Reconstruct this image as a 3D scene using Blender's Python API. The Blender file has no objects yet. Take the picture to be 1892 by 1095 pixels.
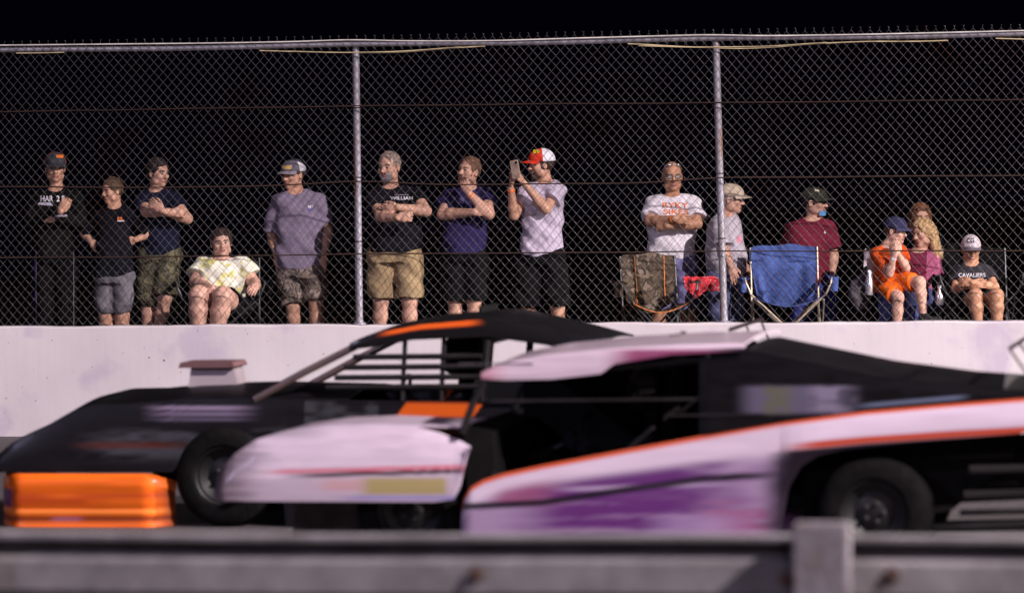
import bpy, bmesh, math, random
import numpy as np
from mathutils import Vector, Matrix
from mathutils.bvhtree import BVHTree
random.seed(4); RNG = np.random.default_rng(4)
S = bpy.context.scene; COL = S.collection

# ---------------------------------------------------------------- camera
W, H, FPX = 1892., 1095., 8600.
YAW, PITCH, ROLL = -0.1866, -0.0374, -0.0131
CAM = np.array([7.1652, -37.9518, 2.6])
fw = np.array([math.sin(YAW)*math.cos(PITCH), math.cos(YAW)*math.cos(PITCH), math.sin(PITCH)])
rt = np.array([math.cos(YAW), -math.sin(YAW), 0.]); up = np.cross(rt, fw)
rt, up = rt*math.cos(ROLL)+up*math.sin(ROLL), -rt*math.sin(ROLL)+up*math.cos(ROLL)
cd = bpy.data.cameras.new('camera'); cam = bpy.data.objects.new('camera', cd); COL.objects.link(cam)
M = Matrix.Identity(4)
for i in range(3):
    M[i][0], M[i][1], M[i][2], M[i][3] = rt[i], up[i], -fw[i], CAM[i]
cam.matrix_world = M
cd.sensor_width = 36; cd.lens = FPX/W*36; cd.clip_end = 2000; cd.clip_start = .5
cd.dof.use_dof = True; cd.dof.focus_distance = 38.7; cd.dof.aperture_fstop = 1.5
S.camera = cam

# ---------------------------------------------------------------- night sky, lamps, exposure
wd = bpy.data.worlds.new('World'); S.world = wd; wd.use_nodes = True
bg = wd.node_tree.nodes['Background']
bg.inputs[0].default_value = (.10, .10, .40, 1); bg.inputs[1].default_value = .0045
S.view_settings.view_transform = 'Standard'; S.view_settings.look = 'None'
S.view_settings.exposure = 0; S.view_settings.gamma = 1
try: S.cycles.use_denoising = True
except Exception: pass
S.cycles.max_bounces = 5; S.cycles.transparent_max_bounces = 12
def lamp(name, loc, target, power, color, size, cone=70, blend=.2):
    l = bpy.data.lights.new(name, 'SPOT'); o = bpy.data.objects.new(name, l); COL.objects.link(o)
    o.location = loc; d = Vector(target)-Vector(loc); o.rotation_euler = d.to_track_quat('-Z', 'Y').to_euler()
    l.energy = power; l.color = color; l.shadow_soft_size = size; l.spot_size = math.radians(cone); l.spot_blend = blend
    return o
lamp('track_floodlight', (27., -25., 20.), (0, -4, 1.0), 92000, (1., .88, .87), .20, 75)
SIDE = (40., -10., 11.); SAX = (-.476, -.43, -.767)   # this lamp's shielded beam stops just above the second cable
lamp('turn_floodlight', SIDE, tuple(SIDE[i]+SAX[i]*10 for i in range(3)), 100000, (1., .93, .88), .25, 120, .03)
lamp('infield_floodlight', (-14., -34., 13.), (0, 0, 1.2), 6500, (.70, .64, 1.0), .35, 60)
lamp('front_fill', (13., -40., 11.), (0, 0, 1.2), 3400, (.95, .74, .88), .35, 60)  # added soft warm fill from the front to lift dim faces

# ---------------------------------------------------------------- projection helpers (place things where they stand)
def at(px, py, Y):
    d = fw + rt*(px-W/2)/FPX - up*(py-H/2)/FPX
    t = (Y-CAM[1])/d[1]; return CAM+t*d
def scale_at(Y): return FPX/((at(946, 547, Y)-CAM)@fw)
def to_px(V):
    d = np.asarray(V)-CAM; f = d@fw
    return W/2+FPX*(d@rt)/f, H/2-FPX*(d@up)/f

# ---------------------------------------------------------------- materials
def new_mat(name):
    m = bpy.data.materials.new(name); m.use_nodes = True
    return m, m.node_tree, m.node_tree.nodes['Principled BSDF']
def mat(name, c, rough=.6, metal=0, spec=.5, var=.12, vscale=6, bump=0, bscale=60, coat=0, c2=None, thr=None, stretch=None):
    m, nt, b = new_mat(name)
    N = nt.nodes; L = nt.links
    tc = N.new('ShaderNodeTexCoord'); mp = N.new('ShaderNodeMapping'); L.new(tc.outputs['Object'], mp.inputs[0])
    if stretch: mp.inputs['Scale'].default_value = stretch
    n = N.new('ShaderNodeTexNoise'); n.inputs['Scale'].default_value = vscale; n.inputs['Detail'].default_value = 5
    L.new(mp.outputs[0], n.inputs[0])
    r = N.new('ShaderNodeValToRGB')
    if c2 is None:
        a = [max(0, x*(1-var)) for x in c]; d = [min(1, x*(1+var)) for x in c]; e = (.35, .65)
    else:
        a, d = c, c2; e = thr or (.45, .55)
    r.color_ramp.elements[0].position = e[0]; r.color_ramp.elements[0].color = (*a, 1)
    r.color_ramp.elements[1].position = e[1]; r.color_ramp.elements[1].color = (*d, 1)
    L.new(n.outputs[0], r.inputs[0]); L.new(r.outputs[0], b.inputs['Base Color'])
    b.inputs['Roughness'].default_value = rough; b.inputs['Metallic'].default_value = metal
    b.inputs['Specular IOR Level'].default_value = spec
    b.inputs['Coat Weight'].default_value = coat; b.inputs['Coat Roughness'].default_value = .12
    if bump:
        n2 = N.new('ShaderNodeTexNoise'); n2.inputs['Scale'].default_value = bscale; n2.inputs['Detail'].default_value = 3
        L.new(mp.outputs[0], n2.inputs[0])
        bp = N.new('ShaderNodeBump'); bp.inputs['Strength'].default_value = bump; bp.inputs['Distance'].default_value = .02
        L.new(n2.outputs[0], bp.inputs['Height']); L.new(bp.outputs[0], b.inputs['Normal'])
    return m
def camo(name, cols, sc=14):
    m, nt, b = new_mat(name); N = nt.nodes; L = nt.links
    tc = N.new('ShaderNodeTexCoord')
    n = N.new('ShaderNodeTexNoise'); n.inputs['Scale'].default_value = sc; n.inputs['Detail'].default_value = 2.5
    n.inputs['Distortion'].default_value = .6
    L.new(tc.outputs['Object'], n.inputs[0])
    r = N.new('ShaderNodeValToRGB'); r.color_ramp.interpolation = 'CONSTANT'
    ps = [0, .42, .5, .58, .66]
    while len(r.color_ramp.elements) < len(cols): r.color_ramp.elements.new(.5)
    for e, p, c in zip(r.color_ramp.elements, ps, cols): e.position = p; e.color = (*c, 1)
    L.new(n.outputs[0], r.inputs[0]); L.new(r.outputs[0], b.inputs['Base Color']); b.inputs['Roughness'].default_value = .85
    return m
def vcol_mat(name, rough=.35, coat=.4, bump=0):
    m, nt, b = new_mat(name); a = nt.nodes.new('ShaderNodeVertexColor'); a.layer_name = 'livery'
    nt.links.new(a.outputs[0], b.inputs['Base Color']); b.inputs['Roughness'].default_value = rough
    b.inputs['Coat Weight'].default_value = coat; b.inputs['Coat Roughness'].default_value = .15; b.inputs['Specular IOR Level'].default_value = .2
    return m

MT = {}
MT['steel_tube'] = mat('steel_tube', (.33, .31, .35), .42, .55, var=.25, vscale=9, bump=.15, bscale=40)
MT['post'] = None
MT['wire'] = mat('wire', (.105, .096, .098), .4, .5, c2=(.075, .038, .02), thr=(.58, .72), vscale=1.6)
MT['rust_cable'] = mat('rust_cable', (.024, .008, .005), .85, .0, var=.4, vscale=14)
MT['tension_wire'] = mat('tension_wire', (.75, .70, .68), .5, .1, var=.2, vscale=8)
MT['rope'] = mat('rope', (.50, .40, .24), .8, var=.35, vscale=9)
MT['black_paint'] = mat('black_paint', (.006, .0055, .007), .5, spec=.12, coat=.05, var=.3)
MT['black_flat'] = mat('black_flat', (.004, .0035, .004), .85, spec=.15, var=.3)
MT['rubber'] = mat('rubber', (.0045, .004, .0045), .85, spec=.1, var=.4, vscale=12, bump=.3, bscale=50)
MT['rim'] = mat('rim', (.012, .012, .013), .5, .4, var=.3)
MT['bar_dark'] = mat('bar_dark', (.014, .012, .013), .5, .1, spec=.3, var=.3)
MT['white_paint'] = mat('white_paint', (.50, .40, .48), .3, coat=.4, var=.06)
MT['orange_paint'] = mat('orange_paint', (.80, .135, .008), .38, coat=.2, var=.2, vscale=5)
MT['red_paint'] = mat('red_paint', (.60, .05, .02), .35, coat=.3, var=.1)
MT['silver'] = mat('silver', (.62, .58, .62), .25, .8, var=.1)
MT['black_cloth'] = mat('black_cloth', (.006, .006, .007), .9, spec=.2, var=.2)
MT['frame_dark'] = mat('frame_dark', (.05, .05, .055), .4, .5)
MT['frame_tan'] = mat('frame_tan', (.42, .34, .26), .4, .4, var=.15)

# ---------------------------------------------------------------- objects and tags
def tag(o, label=None, cat=None, group=None, kind=None):
    if label: o['label'] = label
    if cat: o['category'] = cat
    if group: o['group'] = group
    if kind: o['kind'] = kind
    return o
def empty(name, loc):
    o = bpy.data.objects.new(name, None); COL.objects.link(o); o.location = Vector(loc); o.empty_display_size = .2
    bpy.context.view_layer.update(); return o
def attach(o, parent):
    if parent is not None:
        o.parent = parent
        o.matrix_parent_inverse = Matrix.Translation(-wloc(parent))
    return o
def wloc(o):
    l = o.location.copy(); return l
def mesh_obj(name, V, F, m, parent=None, smooth=True, midx=None, mats=None):
    me = bpy.data.meshes.new(name)
    V = np.asarray(V, dtype=np.float32); 
    if isinstance(F, np.ndarray):
        n = len(F); k = F.shape[1]
        me.vertices.add(len(V)); me.vertices.foreach_set('co', V.ravel())
        me.loops.add(n*k); me.loops.foreach_set('vertex_index', F.ravel().astype(np.int32))
        me.polygons.add(n); me.polygons.foreach_set('loop_start', np.arange(0, n*k, k, dtype=np.int32))
        me.polygons.foreach_set('loop_total', np.full(n, k, dtype=np.int32)); me.update(calc_edges=True)
    else:
        me.from_pydata([tuple(v) for v in V], [], F); me.update()
    for mm in (mats or [m]): me.materials.append(mm)
    if midx is not None: me.polygons.foreach_set('material_index', np.asarray(midx, dtype=np.int32))
    me.polygons.foreach_set('use_smooth', np.full(len(me.polygons), smooth)); me.update()
    o = bpy.data.objects.new(name, me); COL.objects.link(o)
    if parent is not None:
        # all meshes are built in world coordinates; children of (untransformed) meshes or of Empties moved to the base
        p = parent; off = Vector((0, 0, 0))
        while p is not None:
            off += p.location; p = p.parent
        o.parent = parent
        me.transform(Matrix.Translation(-off))
    return o
class MB:
    def __init__(s): s.V = []; s.F = []
    def add(s, V, F):
        n = len(s.V); s.V += [tuple(v) for v in V]; s.F += [tuple(i+n for i in f) for f in F]; return s
    def tube(s, pts, r, n=8, caps=True):
        pts = [Vector(p) for p in pts]; rr = r if hasattr(r, '__len__') else [r]*len(pts)
        V = []; F = []; prev = None
        for i, p in enumerate(pts):
            t = (pts[min(i+1, len(pts)-1)]-pts[max(i-1, 0)])
            t = t.normalized() if t.length > 1e-9 else Vector((0, 0, 1))
            if prev is None: a = t.orthogonal().normalized()
            else: a = (prev-t*prev.dot(t)).normalized()
            prev = a; b = t.cross(a)
            for k in range(n):
                an = 2*math.pi*k/n; V.append(p+(a*math.cos(an)+b*math.sin(an))*rr[i])
        for i in range(len(pts)-1):
            for k in range(n):
                F.append((i*n+k, i*n+(k+1) % n, (i+1)*n+(k+1) % n, (i+1)*n+k))
        if caps: F.append(tuple(range(n-1, -1, -1))); F.append(tuple((len(pts)-1)*n+k for k in range(n)))
        return s.add(V, F)
    def box(s, lo, hi):
        x0, y0, z0 = lo; x1, y1, z1 = hi
        V = [(x0,y0,z0),(x1,y0,z0),(x1,y1,z0),(x0,y1,z0),(x0,y0,z1),(x1,y0,z1),(x1,y1,z1),(x0,y1,z1)]
        return s.add(V, [(3,2,1,0),(4,5,6,7),(0,1,5,4),(1,2,6,5),(2,3,7,6),(3,0,4,7)])
    def prism(s, poly, y0, y1):            # poly: list of (x, z)
        n = len(poly); V = [(x, y0, z) for x, z in poly]+[(x, y1, z) for x, z in poly]
        F = [tuple(range(n)), tuple(range(2*n-1, n-1, -1))]+[(i, n+i, n+(i+1) % n, (i+1) % n) for i in range(n)]
        return s.add(V, F)
    def ball(s, c, r, n=10, m=8):
        r = r if hasattr(r, '__len__') else (r, r, r); V = []; F = []
        for j in range(m+1):
            th = math.pi*j/m
            for i in range(n):
                a = 2*math.pi*i/n; V.append((c[0]+r[0]*math.sin(th)*math.cos(a), c[1]+r[1]*math.sin(th)*math.sin(a), c[2]+r[2]*math.cos(th)))
        for j in range(m):
            for i in range(n): F.append((j*n+i, (j+1)*n+i, (j+1)*n+(i+1) % n, j*n+(i+1) % n))
        return s.add(V, F)
    def lathe(s, c, axis, prof, n=32):     # prof: (distance along axis, radius)
        ax = Vector(axis).normalized(); a = ax.orthogonal().normalized(); b = ax.cross(a); V = []; F = []; c = Vector(c)
        for h, r in prof:
            for k in range(n):
                an = 2*math.pi*k/n; V.append(c+ax*h+(a*math.cos(an)+b*math.sin(an))*r)
        for j in range(len(prof)-1):
            for k in range(n): F.append((j*n+k, j*n+(k+1) % n, (j+1)*n+(k+1) % n, (j+1)*n+k))
        return s.add(V, F)
    def sheet(s, G, th=.004, nrm=None):    # G: grid [row][col] of points; closed slab with thickness
        R, C = len(G), len(G[0]); V = [Vector(p) for row in G for p in row]
        Nn = []
        for i in range(R):
            for j in range(C):
                du = V[i*C+min(j+1, C-1)]-V[i*C+max(j-1, 0)]; dv = V[min(i+1, R-1)*C+j]-V[max(i-1, 0)*C+j]
                q = du.cross(dv); Nn.append(q.normalized() if q.length > 1e-12 else Vector((0, 1, 0)))
        T = [v+q*th for v, q in zip(V, Nn)]; n = R*C; F = []
        for i in range(R-1):
            for j in range(C-1):
                a, b, c, d = i*C+j, i*C+j+1, (i+1)*C+j+1, (i+1)*C+j
                F.append((d, c, b, a)); F.append((n+a, n+b, n+c, n+d))
        bd = [(0, j) for j in range(C)]+[(i, C-1) for i in range(1, R)]+[(R-1, j) for j in range(C-2, -1, -1)]+[(i, 0) for i in range(R-2, 0, -1)]
        ids = [i*C+j for i, j in bd]
        for k in range(len(ids)):
            a, b = ids[k], ids[(k+1) % len(ids)]; F.append((a, b, n+b, n+a))
        return s.add(V+T, F)
    def build(s, name, m, parent=None, smooth=False):
        o = mesh_obj(name, s.V, s.F, m, parent, smooth)
        bm = bmesh.new(); bm.from_mesh(o.data); bmesh.ops.recalc_face_normals(bm, faces=bm.faces); bm.to_mesh(o.data); bm.free()
        if smooth:
            me = o.data
            try:
                me.set_sharp_from_angle(angle=math.radians(40))
            except Exception: pass
        return o

# ---------------------------------------------------------------- text and marks laid on a surface
def letters(name, txt, m, parent, target, px, py, hpx, wpx=None, off=.004, tilt=0, Y=None, bold=True):
    cu = bpy.data.curves.new('txt', 'FONT'); cu.body = txt; cu.align_x = 'CENTER'; cu.align_y = 'CENTER'; cu.size = 1
    cu.space_line = .82
    if bold: cu.offset = .018
    to = bpy.data.objects.new('txt', cu); COL.objects.link(to)
    dg = bpy.context.evaluated_depsgraph_get(); me = bpy.data.meshes.new_from_object(to.evaluated_get(dg))
    bpy.data.objects.remove(to); bpy.data.curves.remove(cu)
    bm = bmesh.new(); bm.from_mesh(me)
    co = np.array([v.co[:] for v in bm.verts]); w = np.ptp(co[:, 0]); h = np.ptp(co[:, 1]); c = (co.max(0)+co.min(0))/2
    sx = sy = hpx/h
    if wpx: sx = wpx/w
    bm.free()
    me_t = target.data; off_t = Vector((0, 0, 0)); p = target
    while p is not None: off_t += p.location; p = p.parent
    V = [v.co+off_t for v in me_t.vertices]; T = BVHTree.FromPolygons(V, [tuple(q.vertices) for q in me_t.polygons])
    cs, sn = math.cos(tilt), math.sin(tilt); out = []; last = None
    for v in me.vertices:
        x = (v.co.x-c[0])*sx; y = (v.co.y-c[1])*sy
        qx, qy = px+x*cs-y*sn, py-(x*sn+y*cs)
        d = Vector(fw+rt*(qx-W/2)/FPX-up*(qy-H/2)/FPX).normalized()
        hit = T.ray_cast(Vector(CAM), d)
        if hit[0] is None:
            if last is None: t = (V[0]-Vector(CAM)).length
            else: t = last
        else: t = hit[3]; last = t
        out.append(Vector(CAM)+d*(t-off))
    F = [tuple(q.vertices) for q in me.polygons]
    return mesh_obj(name, out, F, m, parent, False)
def patch(name, m, parent, target, pts_px, off=.004, n=6):
    """quad patch (4 px corners tl,tr,br,bl) laid on a surface"""
    off_t = Vector((0, 0, 0)); p = target
    while p is not None: off_t += p.location; p = p.parent
    V = [v.co+off_t for v in target.data.vertices]; T = BVHTree.FromPolygons(V, [tuple(q.vertices) for q in target.data.polygons])
    a, b, c, d4 = [np.array(q, float) for q in pts_px]; out = []; last = None; F = []
    for i in range(n+1):
        for j in range(n+1):
            u, v = j/n, i/n; q = (a*(1-u)+b*u)*(1-v)+(d4*(1-u)+c*u)*v
            d = Vector(fw+rt*(q[0]-W/2)/FPX-up*(q[1]-H/2)/FPX).normalized(); hit = T.ray_cast(Vector(CAM), d)
            t = hit[3] if hit[0] is not None else (last or (V[0]-Vector(CAM)).length); last = t
            out.append(Vector(CAM)+d*(t-off))
    for i in range(n):
        for j in range(n): F.append((i*(n+1)+j, i*(n+1)+j+1, (i+1)*(n+1)+j+1, (i+1)*(n+1)+j))
    return mesh_obj(name, out, F, m, parent, True)

# ================================================================ SETTING
def asphalt():
    m, nt, b = new_mat('asphalt'); N = nt.nodes; L = nt.links
    tc = N.new('ShaderNodeTexCoord'); n = N.new('ShaderNodeTexNoise'); n.inputs['Scale'].default_value = 45; n.inputs['Detail'].default_value = 6
    n2 = N.new('ShaderNodeTexNoise'); n2.inputs['Scale'].default_value = .6; n2.inputs['Detail'].default_value = 4
    L.new(tc.outputs['Object'], n.inputs[0]); L.new(tc.outputs['Object'], n2.inputs[0])
    r = N.new('ShaderNodeValToRGB'); r.color_ramp.elements[0].position = .38; r.color_ramp.elements[1].position = .68
    r.color_ramp.elements[0].color = (.022, .019, .022, 1); r.color_ramp.elements[1].color = (.14, .118, .128, 1)
    L.new(n.outputs[0], r.inputs[0])
    r2 = N.new('ShaderNodeValToRGB'); r2.color_ramp.elements[0].color = (.6, .6, .6, 1); r2.color_ramp.elements[1].color = (1.1, 1.05, 1.1, 1)
    L.new(n2.outputs[0], r2.inputs[0])
    mx = N.new('ShaderNodeMixRGB'); mx.blend_type = 'MULTIPLY'; mx.inputs[0].default_value = 1
    L.new(r.outputs[0], mx.inputs[1]); L.new(r2.outputs[0], mx.inputs[2]); L.new(mx.outputs[0], b.inputs['Base Color'])
    bp = N.new('ShaderNodeBump'); bp.inputs['Strength'].default_value = .6; bp.inputs['Distance'].default_value = .01
    L.new(n.outputs[0], bp.inputs['Height']); L.new(bp.outputs[0], b.inputs['Normal']); b.inputs['Roughness'].default_value = .8
    return m
MT['asphalt'] = asphalt()
MT['dirt'] = mat('dirt', (.018, .016, .014), .95, var=.4, vscale=2, bump=.4, bscale=8)
tag(MB().add([(-400,-400,-.02),(400,-400,-.02),(400,0,-.02),(-400,0,-.02)], [(0,1,2,3)]).build('infield_ground', MT['dirt']), kind='structure')
tag(MB().add([(-60,-19.5,-.004),(60,-19.5,-.004),(60,-.05,0),(-60,-.05,0)], [(0,1,2,3)]).build('track', MT['asphalt']), kind='structure')
# a raised bank of earth behind the wall, falling away to dark fields
prof = [(.1, .60), (1.9, .60), (3.6, .58), (4.4, .3), (9, -2.5), (14, -3.6), (400, -6)]
V = [(x, y, z) for x in (-60, 60) for y, z in prof]; n = len(prof)
tag(MB().add(V, [(i, n+i, n+i+1, i+1) for i in range(n-1)]).build('embankment', MT['dirt']), kind='structure')

def wall_mat():
    m, nt, b = new_mat('painted_concrete'); N = nt.nodes; L = nt.links
    tc = N.new('ShaderNodeTexCoord')
    def noise(sc, det, stretch=None, dist=0):
        n = N.new('ShaderNodeTexNoise'); n.inputs['Scale'].default_value = sc; n.inputs['Detail'].default_value = det; n.inputs['Distortion'].default_value = dist
        mp = N.new('ShaderNodeMapping'); L.new(tc.outputs['Object'], mp.inputs[0])
        if stretch: mp.inputs['Scale'].default_value = stretch
        L.new(mp.outputs[0], n.inputs[0]); return n
    def ramp(n, p0, c0, p1, c1):
        r = N.new('ShaderNodeValToRGB'); r.color_ramp.elements[0].position = p0; r.color_ramp.elements[1].position = p1
        r.color_ramp.elements[0].color = (*c0, 1); r.color_ramp.elements[1].color = (*c1, 1); L.new(n.outputs[0], r.inputs[0]); return r
    base = ramp(noise(1.3, 6), .3, (.53, .475, .515), .7, (.61, .55, .59))
    stain = ramp(noise(2.1, 9, None, .3), .58, (1, 1, 1), .68, (.86, .83, .93))
    streak = ramp(noise(3.0, 4, (9, 1, .5)), .3, (.975, .97, .975), .6, (1, 1, 1))
    chip = ramp(noise(26, 6), .715, (1, 1, 1), .74, (.35, .22, .25))
    prev = base
    for t in (stain, streak, chip):
        mx = N.new('ShaderNodeMixRGB'); mx.blend_type = 'MULTIPLY'; mx.inputs[0].default_value = 1
        L.new(prev.outputs[0], mx.inputs[1]); L.new(t.outputs[0], mx.inputs[2]); prev = mx
    L.new(prev.outputs[0], b.inputs['Base Color']); b.inputs['Roughness'].default_value = .7
    nb = noise(7, 8); bp = N.new('ShaderNodeBump'); bp.inputs['Strength'].default_value = .10; bp.inputs['Distance'].default_value = .02
    L.new(nb.outputs[0], bp.inputs['Height']); L.new(bp.outputs[0], b.inputs['Normal'])
    return m
MT['wall'] = wall_mat()
# concrete wall with a slightly chipped, uneven top edge
xs = np.arange(-16, 16.01, .08); V = []; F = []
ztop = .93+.004*np.sin(xs*2.1)+.003*np.sin(xs*7.3+1)+RNG.normal(0, .0012, len(xs))
for i, x in enumerate(xs):
    z = ztop[i]; ch = .012+.004*math.sin(x*5.1)
    V += [(x, -.10, -.03), (x, -.10, z-ch), (x, -.10+ch, z), (x, .09, z), (x, .10, z-.01), (x, .10, .4)]
for i in range(len(xs)-1):
    for k in range(5): F.append((i*6+k, (i+1)*6+k, (i+1)*6+k+1, i*6+k+1))
w = MB().add(V, F).build('track_wall', MT['wall'])
tag(w, 'long pinkish white concrete wall with faint stains below the chain link fence', 'wall')

# ================================================================ FENCE
ZT = 3.267
fence = empty('chain_link_fence', (0, 0, .93))
tag(fence, 'tall galvanized chain link fence with rusty cables on top of the concrete wall', 'fence')
def post_mat():
    m, nt, b = new_mat('galvanized_post'); N = nt.nodes; L = nt.links
    tc = N.new('ShaderNodeTexCoord'); mp = N.new('ShaderNodeMapping'); mp.inputs['Scale'].default_value = (14, 14, 1.2); L.new(tc.outputs['Object'], mp.inputs[0])
    n = N.new('ShaderNodeTexNoise'); n.inputs['Scale'].default_value = 1.3; n.inputs['Detail'].default_value = 7; L.new(mp.outputs[0], n.inputs[0])
    r = N.new('ShaderNodeValToRGB'); e = r.color_ramp.elements
    e[0].position = .42; e[0].color = (.30, .285, .35, 1); e[1].position = .66; e[1].color = (.22, .10, .05, 1)
    k = e.new(.60); k.color = (.28, .25, .27, 1)
    L.new(n.outputs[0], r.inputs[0]); L.new(r.outputs[0], b.inputs['Base Color']); b.inputs['Roughness'].default_value = .45; b.inputs['Metallic'].default_value = .25
    return m
MT['post'] = post_mat()
tops = [(-13.8, 0), (-10.75, 0), (-7.70, 0), (-4.62, .0), (None, 656), (None, 1322), (None, None), (8.0, 0)]
def post(top, bot):
    mb = MB(); n = 14
    mb.tube([Vector(bot), Vector(bot)+(Vector(top)-Vector(bot))*.5, Vector(top)], .030, 16)
    mb.ball((top[0], top[1], top[2]+.004), (.033, .033, .022))
    mb.lathe(bot, (0, 0, 1), [(0, .055), (.015, .055), (.02, .034), (.05, .031)], 16)
    o = mb.build('post', MT['post'], fence, True)
    v = Vector(top)-Vector(bot)
    for t in (.30, .53, .78):
        c = Vector(bot)+v*t; MB().lathe(c, v, [(-.005, .030), (-.005, .0335), (.005, .0335), (.005, .030)], 16).build('clamp', MT['rust_cable'], o)
    return o
t1, b1 = at(656, 84, .02), at(663, 598, .02); t2, b2 = at(1322, 76, .02), at(1337, 596, .02)
for t, b in ((t1, b1), (t2, b2)):
    b[2] = .925; t[2] = ZT-.02; t[1] = b[1] = .045; post(t, b)
for x in (t1[0]-3.35, t2[0]+3.05, t1[0]-6.4, t2[0]+6.1): post((x, .045, ZT-.02), (x+.03, .045, .925))
X0, X1 = -9.5, 9.5
mb = MB(); pts = [(x, .0+.004*math.sin(x), ZT-.012*math.sin((x-t1[0])*math.pi/3.05)**2*1.0) for x in np.arange(X0, X1, .25)]
mb.tube(pts, .0235, 12); mb.build('top_rail', MT['steel_tube'], fence, True)
# woven wire: every zigzag wire hooks its neighbours; one object, the wires of the weave are its pattern
PW, PH, RW = .0765, .0865, .0018
nw = int((X1-X0)/(PW/2)); rows = int(2*(ZT+.070-.935)/PH); Vs = []; Fs = []; n0 = 0
def sag(x, z):  # loose spots where the mesh leans or stretches
    return (.006*np.sin(x*1.3+z*1.7)+.004*np.sin(x*3.1-z), .012*np.sin(x*.9+.6)*np.sin((z-.93)/2.3*math.pi), .006*np.sin(x*1.9+z*2.3))
K = 4; cosk = np.cos(np.arange(K)*2*math.pi/K+math.pi/4); sink = np.sin(np.arange(K)*2*math.pi/K+math.pi/4)
for w_ in range(nw//1):
    if w_ % 1: continue
    x0 = X0+w_*PW/2*1.0
    # consecutive zigzags interlock: wire w spans x0 .. x0+PW/2
    P = []
    for r_ in range(rows+1):
        z = .935+r_*PH/2
        xe = x0+(PW/2 if (r_+w_) % 2 else 0)
        P.append((xe, 0., z))
        if r_ < rows:
            nx = x0+(PW/2 if (r_+1+w_) % 2 else 0)
            back = nx > xe
            for t in (.2, .8): P.append((xe+(nx-xe)*t, .0035 if back else -.0035, z+PH/2*t))
    # knuckle curl at the top
    xe = P[-1][0]; P.append((xe+.004, 0, P[-1][2]+.008)); P.append((xe-.002+.006*random.random(), -.004, P[-1][2]+.010+.004*random.random()))
    P.append((xe+random.choice((-.009, .011)), -.002, P[-1][2]+.004))
    P = np.array(P); dx, dy, dz = sag(P[:, 0], P[:, 2]); edge = np.clip((ZT-P[:, 2])*3, 0, 1)
    P = P+np.stack([dx, dy*edge-.028*(P[:, 2] > 0), dz*edge], 1)
    T = np.gradient(P, axis=0); T /= np.linalg.norm(T, axis=1)[:, None]
    A = np.cross(T, [0, 1, 0]); A /= np.linalg.norm(A, axis=1)[:, None]; B = np.cross(T, A)
    ring = P[:, None, :]+RW*(A[:, None, :]*cosk[None, :, None]+B[:, None, :]*sink[None, :, None])
    m_ = len(P); Vs.append(ring.reshape(-1, 3)); i = np.arange(m_-1)[:, None]*K; k = np.arange(K)[None, :]
    Fq = np.stack([i+k, i+(k+1) % K, i+K+(k+1) % K, i+K+k], -1).reshape(-1, 4)+n0; Fs.append(Fq); n0 += m_*K
mesh_obj('wire_mesh', np.concatenate(Vs), np.concatenate(Fs), MT['wire'], fence, True)
def px_line(pts, Y, name, r, m, ext=True, wob=0):
    P = [at(a, b, Y) for a, b in pts]
    if ext:
        d0 = (P[1]-P[0]); d1 = P[-1]-P[-2]; P = [P[0]-np.array([3.5, 0, d0[2]/d0[0]*3.5])]+P+[P[-1]+np.array([3.5, 0, d1[2]/d1[0]*3.5])]
    P = np.array(P); xs_ = np.arange(P[0, 0], P[-1, 0], .06); Q = []
    for x in xs_:
        # smooth interpolation
        z = np.mean([np.interp(x+d, P[:, 0], P[:, 2]) for d in (-.2, -.1, 0, .1, .2)]); Q.append((x, Y+wob*math.sin(x*9), z+wob*math.sin(x*4.3)))
    return MB().tube(Q, r, 6).build(name, m, fence, True)
px_line([(0, 207), (330, 201), (656, 196), (1000, 192), (1325, 190), (1892, 184)], -.045, 'cable', .0054, MT['rust_cable'], wob=.0015)
px_line([(0, 345), (180, 346), (340, 346), (470, 344), (560, 340), (660, 334), (800, 341), (1000, 340), (1180, 338), (1330, 328), (1500, 327), (1892, 324)], -.045, 'cable', .0056, MT['rust_cable'], wob=.0015)
px_line([(0, 476), (330, 474), (660, 469), (1000, 467), (1330, 464), (1892, 463)], -.045, 'cable', .0056, MT['rust_cable'], wob=.0015)
px_line([(0, 84), (200, 82), (400, 80), (560, 77), (656, 73), (720, 76), (900, 76), (1060, 71), (1320, 64), (1400, 67), (1600, 64), (1892, 57)], -.036, 'tension_wire', .0052, MT['tension_wire'])
px_line([(480, 93), (540, 96), (600, 97), (660, 98), (730, 98), (780, 94), (850, 88), (900, 85)], -.030, 'rope', .0048, MT['rope'], False)
px_line([(540, 94), (600, 98), (660, 97), (740, 96), (800, 91), (860, 86)], -.040, 'rope', .0042, MT['rope'], False)
px_line([(30, 98), (80, 99), (130, 96)], -.034, 'rope', .0042, MT['rope'], False)
px_line([(1160, 80), (1240, 86), (1320, 89), (1400, 91), (1450, 85), (1560, 78), (1640, 76), (1700, 78), (1760, 74)], -.030, 'rope', .0048, MT['rope'], False)
px_line([(1180, 84), (1260, 88), (1330, 87), (1400, 87), (1470, 83), (1530, 78)], -.040, 'rope', .0042, MT['rope'], False)
px_line([(1840, 70), (1870, 73), (1960, 74)], -.034, 'rope', .0042, MT['rope'], False)
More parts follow.
